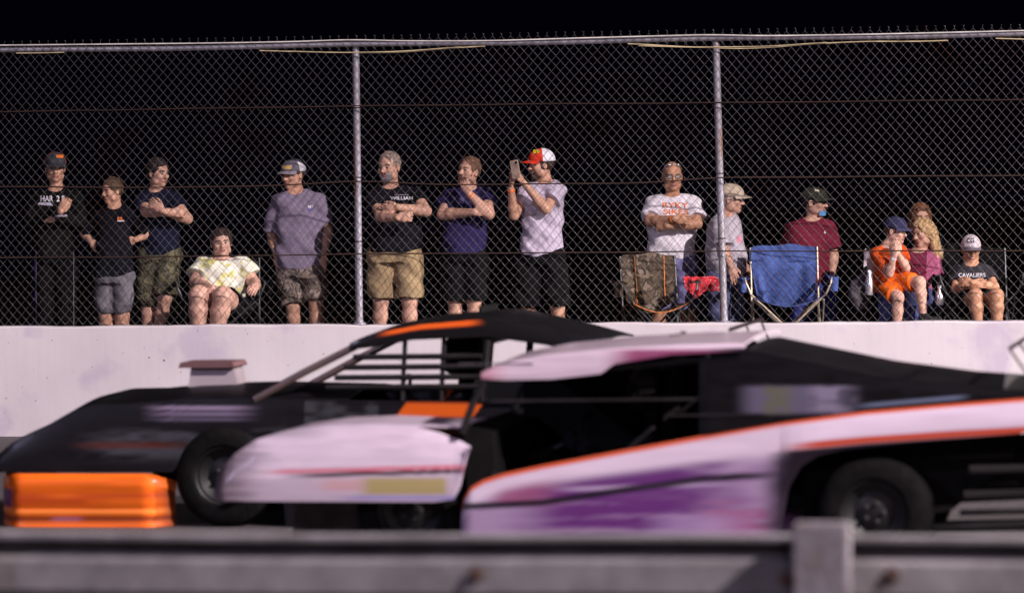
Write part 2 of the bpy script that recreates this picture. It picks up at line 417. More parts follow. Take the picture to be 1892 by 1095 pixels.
# ================================================================ FIGURES (distance fields turned into one skin)
VIEW_A = .187
class Field:
    def __init__(s, lo, hi, h):
        s.lo = np.array(lo, float); s.h = h; s.n = np.ceil((np.array(hi)-s.lo)/h).astype(int)+1
        s.A = np.full(s.n, 1.0, dtype=np.float32); s.ax = [s.lo[i]+h*np.arange(s.n[i]) for i in range(3)]
    def region(s, lo, hi):
        a = np.clip(np.floor((np.array(lo)-s.lo)/s.h).astype(int), 0, s.n-1); b = np.clip(np.ceil((np.array(hi)-s.lo)/s.h).astype(int)+1, 1, s.n)
        return tuple(slice(a[i], max(a[i]+1, b[i])) for i in range(3))
    def pts(s, sl): return np.meshgrid(*[s.ax[i][sl[i]] for i in range(3)], indexing='ij')
    def join(s, sl, d, k):
        a = s.A[sl]
        if k <= 0: s.A[sl] = np.minimum(a, d); return
        h = np.clip(.5+.5*(d-a)/k, 0, 1); s.A[sl] = d*(1-h)+a*h-k*h*(1-h)
    def cut(s, sl, d, k=.004):   # remove d from the body
        a = s.A[sl]; d = -d; h = np.clip(.5-.5*(d-a)/k, 0, 1); s.A[sl] = d*(1-h)+a*h+k*h*(1-h)
    def cone(s, a, b, ra, rb, k=.02, cuta=None, cutb=None):
        a = np.array(a, float); b = np.array(b, float); m = max(ra, rb)+k+2*s.h
        sl = s.region(np.minimum(a, b)-m, np.maximum(a, b)+m); X, Y, Z = s.pts(sl); v = b-a; L2 = v@v+1e-9
        t0 = ((X-a[0])*v[0]+(Y-a[1])*v[1]+(Z-a[2])*v[2])/L2; t = np.clip(t0, 0, 1)
        d = np.sqrt((X-a[0]-t*v[0])**2+(Y-a[1]-t*v[1])**2+(Z-a[2]-t*v[2])**2)-(ra+(rb-ra)*t)
        L = math.sqrt(L2)
        if cutb is not None: d = np.maximum(d, (t0-cutb)*L)
        if cuta is not None: d = np.maximum(d, (cuta-t0)*L)
        s.join(sl, d, k)
    def ell(s, c, r, R=None, k=.02, sub=False):
        c = np.array(c, float); r = np.array(r, float); m = max(r)+k+2*s.h; sl = s.region(c-m, c+m); X, Y, Z = s.pts(sl)
        X = X-c[0]; Y = Y-c[1]; Z = Z-c[2]
        if R is not None: X, Y, Z = [X*R[i][0]+Y*R[i][1]+Z*R[i][2] for i in range(3)]
        k0 = np.sqrt((X/r[0])**2+(Y/r[1])**2+(Z/r[2])**2); k1 = np.sqrt((X/r[0]**2)**2+(Y/r[1]**2)**2+(Z/r[2]**2)**2)+1e-6
        d = k0*(k0-1)/k1
        if sub: s.cut(sl, d, k)
        else: s.join(sl, d, k)
    def loft(s, rows, k=.03, grow=0., zlo=None, zhi=None, n=2.4):
        """rows: (z, x, y, halfwidth, halfdepth) from top to bottom, seen along the view axis"""
        R_ = np.array(sorted(rows, key=lambda q: q[0])); m = .06+grow+k
        wmax = max(R_[:, 3].max(), R_[:, 4].max())+grow+k+2*s.h
        lo = np.array([R_[:, 1].min()-wmax, R_[:, 2].min()-wmax, R_[0, 0]-k-2*s.h]); hi = np.array([R_[:, 1].max()+wmax, R_[:, 2].max()+wmax, R_[-1, 0]+k+2*s.h])
        sl = s.region(lo, hi); X, Y, Z = s.pts(sl); zz = s.ax[2][sl[2]]
        def itp(c):
            o = np.interp(zz, R_[:, 0], R_[:, c]); zf = R_[0, 0]+np.arange(0, 400)*(R_[-1, 0]-R_[0, 0])/399.
            f = np.interp(zf, R_[:, 0], R_[:, c]); w = max(3, int(.035/((R_[-1, 0]-R_[0, 0])/399.))); w += 1-w % 2; w = min(w, 151)
            fp = np.pad(f, w//2, mode='edge'); fs = np.convolve(fp, np.ones(w)/w, 'valid'); return np.interp(zz, zf, fs)
        cx, cy, wd, dp = itp(1), itp(2), itp(3)+grow, itp(4)+grow
        c_, s_ = math.cos(VIEW_A), math.sin(VIEW_A)
        U = (X-cx)*c_+(Y-cy)*s_; V = -(X-cx)*s_+(Y-cy)*c_
        r = ((np.abs(U)/wd)**n+(np.abs(V)/dp)**n)**(1./n); d = (r-1)*np.minimum(wd, dp)
        d = np.maximum(d, np.maximum(Z-(R_[-1, 0] if zhi is None else zhi), (R_[0, 0] if zlo is None else zlo)-Z))
        s.join(sl, d, k)
    def mesh(s):
        A = s.A; A = np.pad(A, 1, constant_values=1.0); lo = s.lo-s.h; nx, ny, nz = A.shape
        ins = A < 0
        c = np.zeros((nx-1, ny-1, nz-1), np.int8)
        for i in (0, 1):
            for j in (0, 1):
                for k in (0, 1): c += ins[i:nx-1+i, j:ny-1+j, k:nz-1+k]
        act = (c > 0) & (c < 8); idx = np.full(act.shape, -1, np.int64); I = np.argwhere(act); idx[act] = np.arange(len(I))
        acc = np.zeros((len(I), 3)); cnt = np.zeros(len(I)); cr = [(0, 0, 0), (1, 0, 0), (0, 1, 0), (1, 1, 0), (0, 0, 1), (1, 0, 1), (0, 1, 1), (1, 1, 1)]
        vals = {q: A[I[:, 0]+q[0], I[:, 1]+q[1], I[:, 2]+q[2]] for q in cr}
        for a in cr:
            for ax in range(3):
                if a[ax]: continue
                b = list(a); b[ax] = 1; b = tuple(b); va, vb = vals[a], vals[b]; m = (va < 0) != (vb < 0)
                t = np.where(m, va/(va-vb+1e-12), 0); p = np.array(a, float)[None, :].repeat(len(I), 0); p[:, ax] += t
                acc[m] += p[m]; cnt[m] += 1
        V = lo+s.h*(I+acc/np.maximum(cnt, 1)[:, None]); F = []
        for ax in range(3):
            o = [i for i in range(3) if i != ax]
            sa = [slice(None)]*3; sb = [slice(None)]*3; sa[ax] = slice(0, -1); sb[ax] = slice(1, None)
            a = ins[tuple(sa)]; b = ins[tuple(sb)]; e = np.argwhere(a != b)
            e = e[(e[:, o[0]] > 0) & (e[:, o[1]] > 0) & (e[:, o[0]] < act.shape[o[0]]) & (e[:, o[1]] < act.shape[o[1]])]
            flip = a[e[:, 0], e[:, 1], e[:, 2]]; q = []
            for d0, d1 in ((0, 0), (1, 0), (1, 1), (0, 1)):
                p = e.copy(); p[:, o[0]] -= d0; p[:, o[1]] -= d1; q.append(idx[p[:, 0], p[:, 1], p[:, 2]])
            q = np.stack(q, 1); 
            if ax == 1: flip = ~flip
            q[~flip] = q[~flip][:, ::-1]; F.append(q)
        F = np.concatenate(F); F = F[(F >= 0).all(1)]
        return V, F

SK = {}
def skin(c): 
    k = tuple(c)
    if k not in SK: SK[k] = mat('skin', c, .52, spec=.35, var=.13, vscale=16)
    return SK[k]
LIPS = mat('lips', (.30, .11, .09), .5); EYE = mat('eye_white', (.26, .20, .18), .3); PUP = mat('pupil', (.02, .015, .012), .3)
CLOTH = {}
def cloth(name, c, **k):
    if name not in CLOTH: CLOTH[name] = mat(name, c, .9, spec=.05, var=k.get('var', .10), vscale=k.get('vs', 5), bump=.55, bscale=13, c2=k.get('c2'), thr=k.get('thr'), stretch=k.get('st'))
    return CLOTH[name]

class Head:
    def __init__(s, c, yaw, pitch, tilt, sc):
        a = VIEW_A+math.radians(yaw); p = math.radians(pitch)
        f = np.array([math.sin(a)*math.cos(p), -math.cos(a)*math.cos(p), -math.sin(p)]); sd = np.array([math.cos(a), math.sin(a), 0]); u = np.cross(f, sd)
        u = -u if u[2] < 0 else u; t = math.radians(tilt); sd, u = sd*math.cos(t)+u*math.sin(t), u*math.cos(t)-sd*math.sin(t)
        s.c = np.array(c); s.R = np.array([sd, f, u]); s.k = sc
    def w(s, x, y, z): return s.c+s.k*(s.R.T@np.array([x, y, z]))
    def loc(s, V): return ((np.asarray(V)-s.c)@s.R.T)/s.k
    def skin(s, F, wide=1.0):
        k = s.k; R = s.R; E = lambda c, r, kk=.02, sub=False: F.ell(s.w(*c), np.array(r)*k, R, kk*k, sub)
        E((0, -.012, .030), (.076*wide, .098, .094)); E((0, .022, -.042), (.060*wide, .066, .068), .035); E((0, .066, -.092), (.024*wide, .020, .018), .03)
        for q in (-1, 1):
            E((q*.042*wide, .062, -.022), (.022, .022, .020), .02); E((q*.056*wide, .020, -.070), (.014, .03, .02), .03)
        E((0, .076, .026), (.052, .017, .012), .018)
        for q in (-1, 1): E((q*.032, .100, .004), (.019, .018, .013), .012, True); E((q*.032, .074, .004), (.015, .0145, .0125), .004)
        F.cone(s.w(0, .082, .012), s.w(0, .108, -.026), .008*k, .0125*k, .012*k)
        for q in (-1, 1): E((q*.012, .098, -.030), (.009, .010, .008), .008)
        E((0, .084, -.056), (.026, .013, .0055), .006); E((0, .083, -.067), (.023, .013, .0065), .006)
        for q in (-1, 1): E((q*.079*wide, -.008, -.006), (.009, .019, .032), .008); E((q*.086*wide, .0, -.004), (.006, .009, .018), .004, True)
    def mats(s, V, F, wide=1.0):
        P = s.loc(V[F].mean(1)); x, y, z = P[:, 0], P[:, 1], P[:, 2]; m = np.zeros(len(F), int)
        m[(abs(x) < .024) & (y > .078) & (z > -.074) & (z < -.050)] = 1
        ax = abs(x); e = (abs(ax-.032) < .014) & (y > .07) & (abs(z-.004) < .0075); m[e] = 2; m[e & (abs(ax-.031) < .006)] = 3
        m[(ax > .014) & (ax < .052) & (y > .055) & (z > .020) & (z < .031)] = 4
        return m

def hand(F, wrist, d, nrm, thumb, k=1.0, curl=.5, spread=.5):
    """palm + four fingers of different length + thumb; nrm = the way the palm faces"""
    wrist = np.array(wrist, float); d = np.array(d, float); d /= np.linalg.norm(d); nrm = np.array(nrm, float); nrm -= d*(nrm@d); nrm /= np.linalg.norm(nrm)
    a = np.cross(d, nrm)*thumb
    B = np.array([a, d, nrm])
    F.ell(wrist+d*.048*k, np.array([.041, .052, .016])*k, B, .012*k)
    for i, (off, ln) in enumerate(((.031, .072), (.011, .080), (-.010, .075), (-.030, .058))):
        p = wrist+d*.088*k+a*off*k; ang = curl*.5; dd = d+a*(off*spread*3); dd /= np.linalg.norm(dd); r = .0098
        for j, fr in enumerate((.42, .32, .26)):
            ang_j = ang+curl*j*.75+.06*i*curl; v = dd*math.cos(ang_j)+nrm*math.sin(ang_j); q = p+v*ln*fr*k
            F.cone(p, q, r*k, (r-.0009)*k, .003*k); p = q; r -= .0009
    p = wrist+d*.025*k+a*.030*k; v = d*(.62+.3*curl)+a*(.62-.42*curl)+nrm*.35
    for ln, r, r2 in ((.042, .0145, .0115), (.03, .0115, .0105), (.024, .0105, .009)):
        v /= np.linalg.norm(v); q = p+v*ln*k; F.cone(p, q, r*k, r2*k, .006*k); p = q; v = v+(d*.4-a*.35*curl+nrm*.3*curl)

GZ = .60
def person(key, label, Y, hd, neck, torso, arms, legs, sk, head=(0, 0, 0), hs=1.0, hair=None, hairc=(.03, .018, .012), beard=None,
           shirt=None, sleeve=None, pants=None, arm_r=1.0, leg_r=1.0, hair_s=0, wide=1.0, tkey=None, seated=False, shoes=True, browc=None, wrinkle=1.0, collar=None):
    """all positions are (photo px, photo py, metres behind the person's base plane)"""
    P = lambda q: np.array(at(q[0], q[1], Y+(q[2] if len(q) > 2 else 0)))
    sc = scale_at(Y); hc = P(hd); Hd = Head(hc, *head, hs); nk = P(neck)
    rows = []
    for r in torso:   # (py, xl, xr, halfdepth, dy)
        cx = (r[1]+r[2])/2; p = at(cx, r[0], Y+(r[4] if len(r) > 4 else 0)); rows.append((p[2], p[0], p[1], (r[2]-r[1])/2/sc, r[3]))
    root = empty('person', (nk[0], nk[1], GZ)); tag(root, label, 'person', 'spectators behind the fence')
    A = [dict(sh=P(a['sh']), el=P(a['el']), wr=P(a['wr']), **{k: v for k, v in a.items() if k not in ('sh', 'el', 'wr')}) for a in arms]
    Lg = [dict(hip=P(l['hip']), kn=P(l['kn']), an=P(l['an'])) for l in legs]
    for l in Lg:
        if not l.get('keep'): l['an'][2] = max(GZ+.085, min(l['an'][2], l['an'][2]))
    pts_ = [hc, nk]+[a[q] for a in A for q in ('sh', 'el', 'wr')]+[l[q] for l in Lg for q in ('hip', 'kn', 'an')]+[np.array([r[1], r[2], r[0]]) for r in rows]
    pts_ = np.array(pts_); wm = max(r[3] for r in rows)+.03; lo = pts_.min(0)-[.2, .25, .12]; hi = pts_.max(0)+[.2, .25, .17]
    lo[0] = min(lo[0], min(r[1] for r in rows)-wm); hi[0] = max(hi[0], max(r[1] for r in rows)+wm)
    # ---- the body, one surface
    F = Field(lo, hi, .0064)
    Hd.skin(F, wide)
    nb = nk.copy(); F.cone(Hd.w(0, -.022, -.055), nb+np.array([0, .01, 0]), .050*hs*wide, .057*hs*wide, .03)
    F.loft([(r[0], r[1], r[2], r[3]-(.012 if r[0] < nk[2]-.30 else 0), r[4]-(.014 if r[0] < nk[2]-.30 else 0)) for r in rows], .04, grow=-.020, zhi=nk[2]-.0, zlo=min(l['hip'][2] for l in Lg)-.05)
    for a in A:
        ar = arm_r*a.get('r', 1)
        F.cone(a['sh'], a['el'], .052*ar, .042*ar, .03); mid = a['el']*.72+a['wr']*.28
        F.cone(a['el'], mid, .041*ar, .042*ar, .02); F.cone(mid, a['wr'], .042*ar, .027*min(ar, 1.15), .02)
        d = a.get('hd'); d = (a['wr']-a['el']) if d is None else np.array(d, float)
        hand(F, a['wr'], d, a.get('pn', (-.187, 1, 0)), a.get('th', 1), a.get('hk', hs), a.get('curl', .5))
    for l in Lg:
        lr = leg_r; F.cone(l['hip'], l['kn'], min(.088*lr, (pants[2][0]-.022) if pants else 9), .060*lr, .03); cf = l['kn']*.68+l['an']*.32
        F.cone(l['kn'], cf, .056*lr, .058*lr, .03); F.cone(cf, l['an'], .058*lr, .036*lr, .02)
        if l['an'][2] < GZ+.2: F.ell(l['an']+np.array([.02, -.07, -.045]), (.045*hs, .125*hs, .036*hs), None, .03)
    V, Fc = F.mesh(); m = Hd.mats(V, Fc)
    bc = mat('brow', browc or tuple(x*.9+.01 for x in hairc), .8)
    body = mesh_obj('body', V, Fc, None, root, True, m, [skin(sk), LIPS, EYE, PUP, bc])
    # ---- clothes follow the body
    def wr(Fd, X, Y_, Z, amp):
        return amp*1.35*(np.sin(X*38+4*np.sin(Z*9+key))*.7+np.sin(X*19+Z*26+key*2)+.6*np.sin(Z*47+X*11+6*np.sin(X*7)+key))
    out = {'root': root, 'body': body, 'head': Hd, 'A': A, 'L': Lg, 'P': P}
    if shirt:
        Fs = Field(lo, hi, .008); hem = min(r[0] for r in rows)
        Fs.loft(rows, .04, grow=0, zhi=nk[2]+.012)
        for a in A:
            sl_ = a.get('sl', sleeve); ar = arm_r
            if sl_ is None: continue
            rs, re = .070*ar, .076*ar
            if sl_ <= 1: e = a['sh']+(a['el']-a['sh'])*sl_; Fs.cone(a['sh'], e, rs, re*a.get('sw', 1), .04, cutb=1.0)
            else:
                Fs.cone(a['sh'], a['el'], rs, .058*ar, .04); Fs.cone(a['el'], a['wr'], .056*ar, .040*ar, .02, cutb=.97)
        sl = tuple(slice(0, n) for n in Fs.n); X, Y_, Z = Fs.pts(sl); Fs.A += wr(Fs, X, Y_, Z, .0032*wrinkle)
        # neck opening
        nc = nk+np.array([.0, -.012, .02]); Fs.ell(nc+np.array([.187*.03, -.035, 0]), (.058*hs*wide+.012, .075, .052*hs), None, .01, True)
        V, Fc = Fs.mesh()
        if isinstance(shirt, tuple):
            sm, fn = shirt; cc = V[Fc].mean(1); px, py = to_px(cc); mi = fn(px, py); o = mesh_obj(tkey or 'shirt', V, Fc, None, root, True, mi, sm)
        else: o = mesh_obj(tkey or 'shirt', V, Fc, shirt, root)
        out['shirt'] = o
    if pants:
        pm, frac, rr = pants[:3]; nm = pants[3] if len(pants) > 3 else 'shorts'
        Fp = Field(lo, hi, .008)
        hip = [l['hip'] for l in Lg]; bot = sorted(rows)[:1][0]
        if not seated:
            zz = min(h[2] for h in hip); Fp.loft([(bot[0]+.07, bot[1], bot[2], bot[3]-.007, bot[4]-.005), (bot[0]-.03, bot[1], bot[2], bot[3]-.003, bot[4]-.002), (zz-.03, bot[1], bot[2], bot[3]-.004, bot[4]-.008)], .03)
        else: Fp.ell((hip[0]+hip[1])/2+np.array([0, .03, .02]), (abs(hip[0][0]-hip[1][0])/2+.11*leg_r, .15, .11), None, .03)
        for i, l in enumerate(Lg):
            f = frac[i] if isinstance(frac, (tuple, list)) else frac; r1, r2 = rr
            if f <= 1: e = l['hip']+(l['kn']-l['hip'])*f; Fp.cone(l['hip'], e, r1, r2, .03, cutb=1.0)
            elif f < 2: Fp.cone(l['hip'], l['kn'], r1, r2, .03); e = l['kn']+(l['an']-l['kn'])*(f-1); Fp.cone(l['kn'], e, r2, r2*1.04, .02, cutb=1.0)
            else: Fp.cone(l['hip'], l['kn'], r1, r2, .03); Fp.cone(l['kn'], l['an'], r2, r2*.82, .02, cutb=1.0)
        sl = tuple(slice(0, n) for n in Fp.n); X, Y_, Z = Fp.pts(sl); Fp.A += wr(Fp, X, Y_, Z, .0035*wrinkle)
        V, Fc = Fp.mesh()
        if isinstance(pm, tuple):
            sm, fn = pm; cc = V[Fc].mean(1); px, py = to_px(cc); o = mesh_obj(nm, V, Fc, None, root, True, fn(px, py), sm)
        else: o = mesh_obj(nm, V, Fc, pm, root)
        out['pants'] = o
    if shoes:
        for l in Lg:
            if l['an'][2] < GZ+.25:
                Fo = Field(l['an']-[.12, .26, .14], l['an']+[.14, .14, .08], .008); b = l['an']+np.array([.02, -.07, -.045])
                Fo.ell(b, (.052*hs, .14*hs, .044*hs), None, .01); Fo.cone(l['an']+np.array([0, 0, -.03]), l['an']+np.array([0, 0, .015]), .05*hs, .048*hs, .02, cutb=1.0)
                V, Fc = Fo.mesh(); mesh_obj('shoe', V, Fc, cloth('shoe', (.02, .02, .022)), root)
    # ---- hair and beard
    hm = mat('hair', hairc, .62, spec=.35, var=.5, vscale=40, bump=.6, bscale=90)
    def shell(name, build):
        Fh = Field(hc-.26*hs-np.array([0, 0, .12 if hair == 'long' else 0]), hc+.2*hs, .0058); build(Fh)
        sl = tuple(slice(0, n) for n in Fh.n); X, Y_, Z = Fh.pts(sl); Fh.A += .0030*(np.sin(X*150+3*np.sin(Z*60))+np.sin(Z*120+Y_*90)+np.sin(Y_*170+X*40))*.8
        V, Fc = Fh.mesh()
        if len(V): mesh_obj(name, V, Fc, hm, root)
    E = lambda Fh, c, r, kk=.02, sub=False: Fh.ell(Hd.w(*c), np.array(r)*hs, Hd.R, kk*hs, sub)
    if hair in ('short', 'crop', 'full', 'under'):
        t = {'short': .008, 'crop': .003, 'full': .014, 'under': .005}[hair]+hair_s
        def b(Fh):
            E(Fh, (0, -.014, .032), (.078*wide+t, .098+t, .094+t)); E(Fh, (0, .088, -.040), (.082*wide+.01, .094, .116), .012, True)
            E(Fh, (0, .03, -.115), (.12, .14, .085), .01, True); E(Fh, (0, -.06, -.14), (.12, .12, .075), .01, True)
            for q in (-1, 1): E(Fh, (q*.085*wide, -.004, -.012), (.02, .024, .030), .006, True)
            if hair == 'under': E(Fh, (0, .0, .14), (.16, .18, .105), .006, True)
        shell('hair', b)
    if hair == 'long':
        def b(Fh):
            E(Fh, (0, -.016, .032), (.094, .115, .112)); E(Fh, (0, .100, -.03), (.074, .095, .105), .012, True)
            for q, dz in ((-1, -.10), (1, -.22)):
                Fh.cone(Hd.w(q*.070, -.02, .02), Hd.w(q*.078, -.02, dz), .030*hs, .022*hs, .03); Fh.cone(Hd.w(q*.05, -.07, .0), Hd.w(q*.06, -.07, dz), .045*hs, .04*hs, .03)
            Fh.cone(Hd.w(0, -.07, .0), Hd.w(0, -.08, -.16), .05*hs, .04*hs, .03)
        shell('hair', b)
    if beard:
        hm = mat('beard', beard, .75, var=.6, vscale=50, bump=.5, bscale=100)
        def b(Fh):
            E(Fh, (0, .024, -.050), (.066*wide, .070, .072), .02); E(Fh, (0, .066, -.098), (.034, .030, .028), .02)
            E(Fh, (0, .04, .075), (.14, .12, .098), .008, True); E(Fh, (0, .100, -.056), (.024, .02, .010), .005, True)
            for q in (-1, 1): E(Fh, (q*.036, .085, -.020), (.028, .03, .030), .008, True)
            E(Fh, (0, -.10, -.05), (.12, .10, .12), .01, True)
        shell('beard', b)
    return out

def cap(o, front, back, brim_m, bl=.075, brim_yaw=0, drop=0, tall=1.0):
    H = o['head']; hs = H.k; V = []; F = []; n = 28; m_ = 9; mi = []
    for j in range(m_+1):
        th = math.pi/2*j/m_*1.06
        for i in range(n):
            a = 2*math.pi*i/n; x = .095*math.sin(th)*math.sin(a); y = -.012+.121*math.sin(th)*math.cos(a); z = .045+.098*tall*math.cos(th)
            if y > 0 and th > .5: z += .006*(y/.1)
            V.append(H.w(x, y, z-.004-drop))
    for j in range(m_):
        for i in range(n):
            F.append((j*n+i, (j+1)*n+i, (j+1)*n+(i+1) % n, j*n+(i+1) % n)); a = 2*math.pi*(i+.5)/n; mi.append(0 if math.cos(a) > .18 else 1)
    F.append(tuple(range(n*m_, n*(m_+1)))[::-1]); mi.append(0)
    c = mesh_obj('cap', V, F, None, o['root'], True, mi, [front, back])
    bm = bmesh.new(); bm.from_mesh(c.data); bmesh.ops.remove_doubles(bm, verts=bm.verts, dist=.0005); bm.to_mesh(c.data); bm.free()
    G = []
    for r in range(5):
        row = []
        for i in range(13):
            a = math.radians(-68+136*i/12)+math.radians(brim_yaw); t = r/4
            rx = .090+.004*t; ry = .112+bl*t
            x = rx*math.sin(a)*(1+.02*t); y = -.010+ry*math.cos(a)*(1 if t == 0 else 1) if abs(a) < 9 else 0
            z = .045-.004-drop-.012*t*t-.030*(abs(math.sin(a))**2)*t*.8+.003
            row.append(H.w(x, max(y, .02), z))
        G.append(row)
    b = MB().sheet(G, .004).build('brim', brim_m, c, True)
    o['cap'] = c; return c
def button(o):  # cap button
    H = o['head']; MB().ball(H.w(0, -.01, .140), (.008, .008, .005)).build('button', MT['black_cloth'], o['cap'], True)
def band(o, i, m, r=.034, t=.06):
    a = o['A'][i]; d = a['wr']-a['el']; L = np.linalg.norm(d); c = a['wr']-d/L*t*.4
    MB().lathe(c, d/L, [(-.009, r*.8), (-.009, r), (.009, r), (.009, r*.8)], 18).build('wristband', m, o['root'], True)
def glasses(o, dark=True, up_=0):
    H = o['head']; mb = MB(); g = MT['black_flat'] if dark else MT['frame_dark']
    z = .005+up_*.075; y = .094-up_*.02
    for q in (-1, 1):
        pts = [H.w(q*.033+.021*math.cos(a), y-.004*abs(math.cos(a)), z+.014*math.sin(a)) for a in np.linspace(0, 2*math.pi, 17)]
        mb.tube(pts, .0022*1.2, 5, False); mb.tube([H.w(q*.055, y-.006, z+.003), H.w(q*.084, y-.03, z+.004), H.w(q*.086, -.01, z)], .0022, 5)
    mb.tube([H.w(-.013, y, z+.004), H.w(.013, y, z+.004)], .0022, 5); fr = mb.build('glasses', g, o['root'], True)
    lm = MT['black_flat'] if (dark or up_) else LENS
    for q in (-1, 1):
        l = MB(); l.ball(H.w(q*.033, y-.001, z), (.019, .004, .013), 12, 8); l.build('lens', lm, fr, True)
LENS, _nt, _b = new_mat('lens_glass'); _b.inputs['Alpha'].default_value = .18; _b.inputs['Roughness'].default_value = .1

T = lambda n, c, **k: cloth(n, c, **k)
navy = (.016, .017, .032); WHT = mat('print_white', (.72, .70, .76), .8, var=.05); ORG = mat('print_orange', (.75, .17, .02), .8, var=.05)
BACK = (-.187, .98, 0)
SKF = (.52, .29, .215); SKM = (.50, .27, .185); SKT = (.46, .23, .14); SKP = (.56, .32, .25)

# --- man in black racing suit, far left
p = person(1, 'man in black racing suit with crossed arms and an orange and black cap, leftmost spectator', .95, (102, 311), (104, 348),
    [(345, 90, 119, .06), (352, 76, 133, .09), (364, 62, 146, .11), (395, 64, 144, .14), (440, 68, 140, .14), (475, 66, 138, .14)],
    [dict(sh=(70, 369), el=(57, 412, -.08), wr=(112, 391, -.30), th=-1, hd=(.45, .1, .85), curl=.9), dict(sh=(140, 367), el=(150, 410, -.08), wr=(98, 403, -.25), th=1, hd=(-1, .3, 0), curl=1.1, hk=.9)],
    [dict(hip=(84, 482), kn=(84, 560, -.03), an=(84, 655)), dict(hip=(121, 482), kn=(121, 560, -.03), an=(121, 655))], SKM, head=(8, 4, 0), hs=1.02, hair='under', hairc=(.06, .045, .035),
    shirt=T('black_suit', (.0065, .006, .0065), var=.3), sleeve=2, pants=((( [T('suit_black', (.006, .0055, .0065)), T('suit_blue', (.018, .016, .085)), T('suit_piping', (.14, .13, .16))]), lambda x, y: np.where(x < 66, 1, np.where((x < 67.5), 2, np.where((x > 135.5) & (x < 137), 2, 0)))), 2, (.112, .098), 'trousers'), tkey='jacket')
cap(p, T('cap_charcoal', (.045, .045, .055)), T('cap_orange', (.75, .14, .02)), T('cap_charcoal', (.05, .05, .055)))
patch('cap_patch', ORG, p['cap'], p['cap'], [(104, 286), (117, 286), (117, 292), (104, 291)]); 
letters('lettering', 'HAR  2 R', WHT, p['shirt'], p['shirt'], 98, 367, 11, 46, off=.005)
patch('print', mat('print_pale', (.55, .50, .62), .8), p['shirt'], p['shirt'], [(72, 374), (94, 374), (98, 380), (70, 378)], .005)
patch('print', mat('print_grey', (.25, .22, .28), .8), p['shirt'], p['shirt'], [(100, 398), (124, 396), (124, 400), (100, 403)], .006)

# --- boy, hands on hips
p = person(2, 'boy in black tee and grey shorts with hands on hips, looking left', .85, (207, 353), (212, 381),
    [(379, 200, 225, .05), (384, 190, 236, .075), (396, 180, 246, .10), (430, 180, 243, .125), (470, 176, 246, .13), (511, 173, 248, .13)],
    [dict(sh=(186, 399), el=(156, 432, .05), wr=(168, 446, -.05), th=-1, hd=(.8, -.1, -.5), curl=.5, sl=.92), dict(sh=(240, 398), el=(279, 431, .06), wr=(250, 443, -.02), th=1, hd=(-.9, -.1, -.1), curl=.6, sl=.86, sw=1.05)],
    [dict(hip=(193, 515), kn=(196, 583, -.02), an=(197, 640)), dict(hip=(228, 515), kn=(226, 583, -.02), an=(225, 640))], SKM, head=(-52, 6, 0), hs=.90, hair='short', hairc=(.085, .05, .028),
    shirt=T('black_tee', (.0065, .0065, .011), var=.15), sleeve=.8, pants=(T('grey_shorts', (.11, .10, .12), var=.25, vs=4), .93, (.095, .084)), wide=1.06, arm_r=.86)
letters('lettering', 'R', ORG, p['shirt'], p['shirt'], 223, 404, 6, 12); patch('print', WHT, p['shirt'], p['shirt'], [(216, 407), (229, 407), (230, 409), (217, 409)])

# --- man, navy tee, camouflage shorts
p = person(3, 'man in navy tee and camouflage shorts with crossed arms, facing right', 1.0, (292, 320), (289, 350),
    [(347, 275, 303, .06), (353, 266, 315, .09), (366, 256, 328, .12), (400, 260, 331, .14), (440, 264, 333, .15), (470, 263, 333, .14)],
    [dict(sh=(266, 368), el=(270, 391, -.20), wr=(318, 392, -.28), th=1, hd=(1, .2, -.1), curl=1.0, sl=.65), dict(sh=(318, 366), el=(346, 404, -.10), wr=(300, 389, -.34), th=-1, hd=(-.8, 0, .6), curl=.5, sl=.5)],
    [dict(hip=(278, 474), kn=(275, 548, -.02), an=(272, 640)), dict(hip=(312, 474), kn=(305, 548, -.08), an=(288, 640))], SKF, head=(48, 6, 0), hs=1.0, hair='short', hair_s=.004, hairc=(.018, .011, .009), beard=None,
    shirt=T('navy_tee', (.009, .010, .025)), pants=(camo('camo_dark', [(.035, .032, .016), (.085, .072, .035), (.02, .02, .014), (.13, .11, .055)], 16), (1.06, .98), (.118, .108)), arm_r=1.08, wrinkle=1.2)

# --- seated woman, floral tee
p = person(4, 'woman in pale yellow floral tee sitting in a black folding chair', .95, (409, 449, -.02), (409, 477),
    [(475, 394, 425, .07), (480, 376, 443, .10), (490, 364, 455, .13), (515, 366, 455, .17), (540, 368, 455, .19), (562, 368, 456, .17)],
    [dict(sh=(375, 492), el=(361, 520, -.10), wr=(392, 533, -.33), th=1, hd=(.9, -.1, -.5), curl=.6, sl=.62, sw=1.15), dict(sh=(447, 490), el=(470, 524, -.02), wr=(473, 527, -.22), th=-1, hd=(0, -.6, -.2), curl=.7, sl=.62, sw=1.15)],
    [dict(hip=(390, 566), kn=(367, 545, -.42), an=(366, 632, -.38)), dict(hip=(432, 566), kn=(412, 547, -.42), an=(396, 632, -.36))], SKP, head=(8, 2, 4), hs=.96, hair='full', hairc=(.028, .014, .012), wide=1.13,
    shirt=cloth('floral_tee', (.78, .76, .66), c2=(.62, .58, .22), thr=(.52, .60), vs=11), sleeve=.6, pants=(T('black_shorts', (.0065, .0065, .008)), .55, (.125, .118)), arm_r=1.25, leg_r=1.42, seated=True)

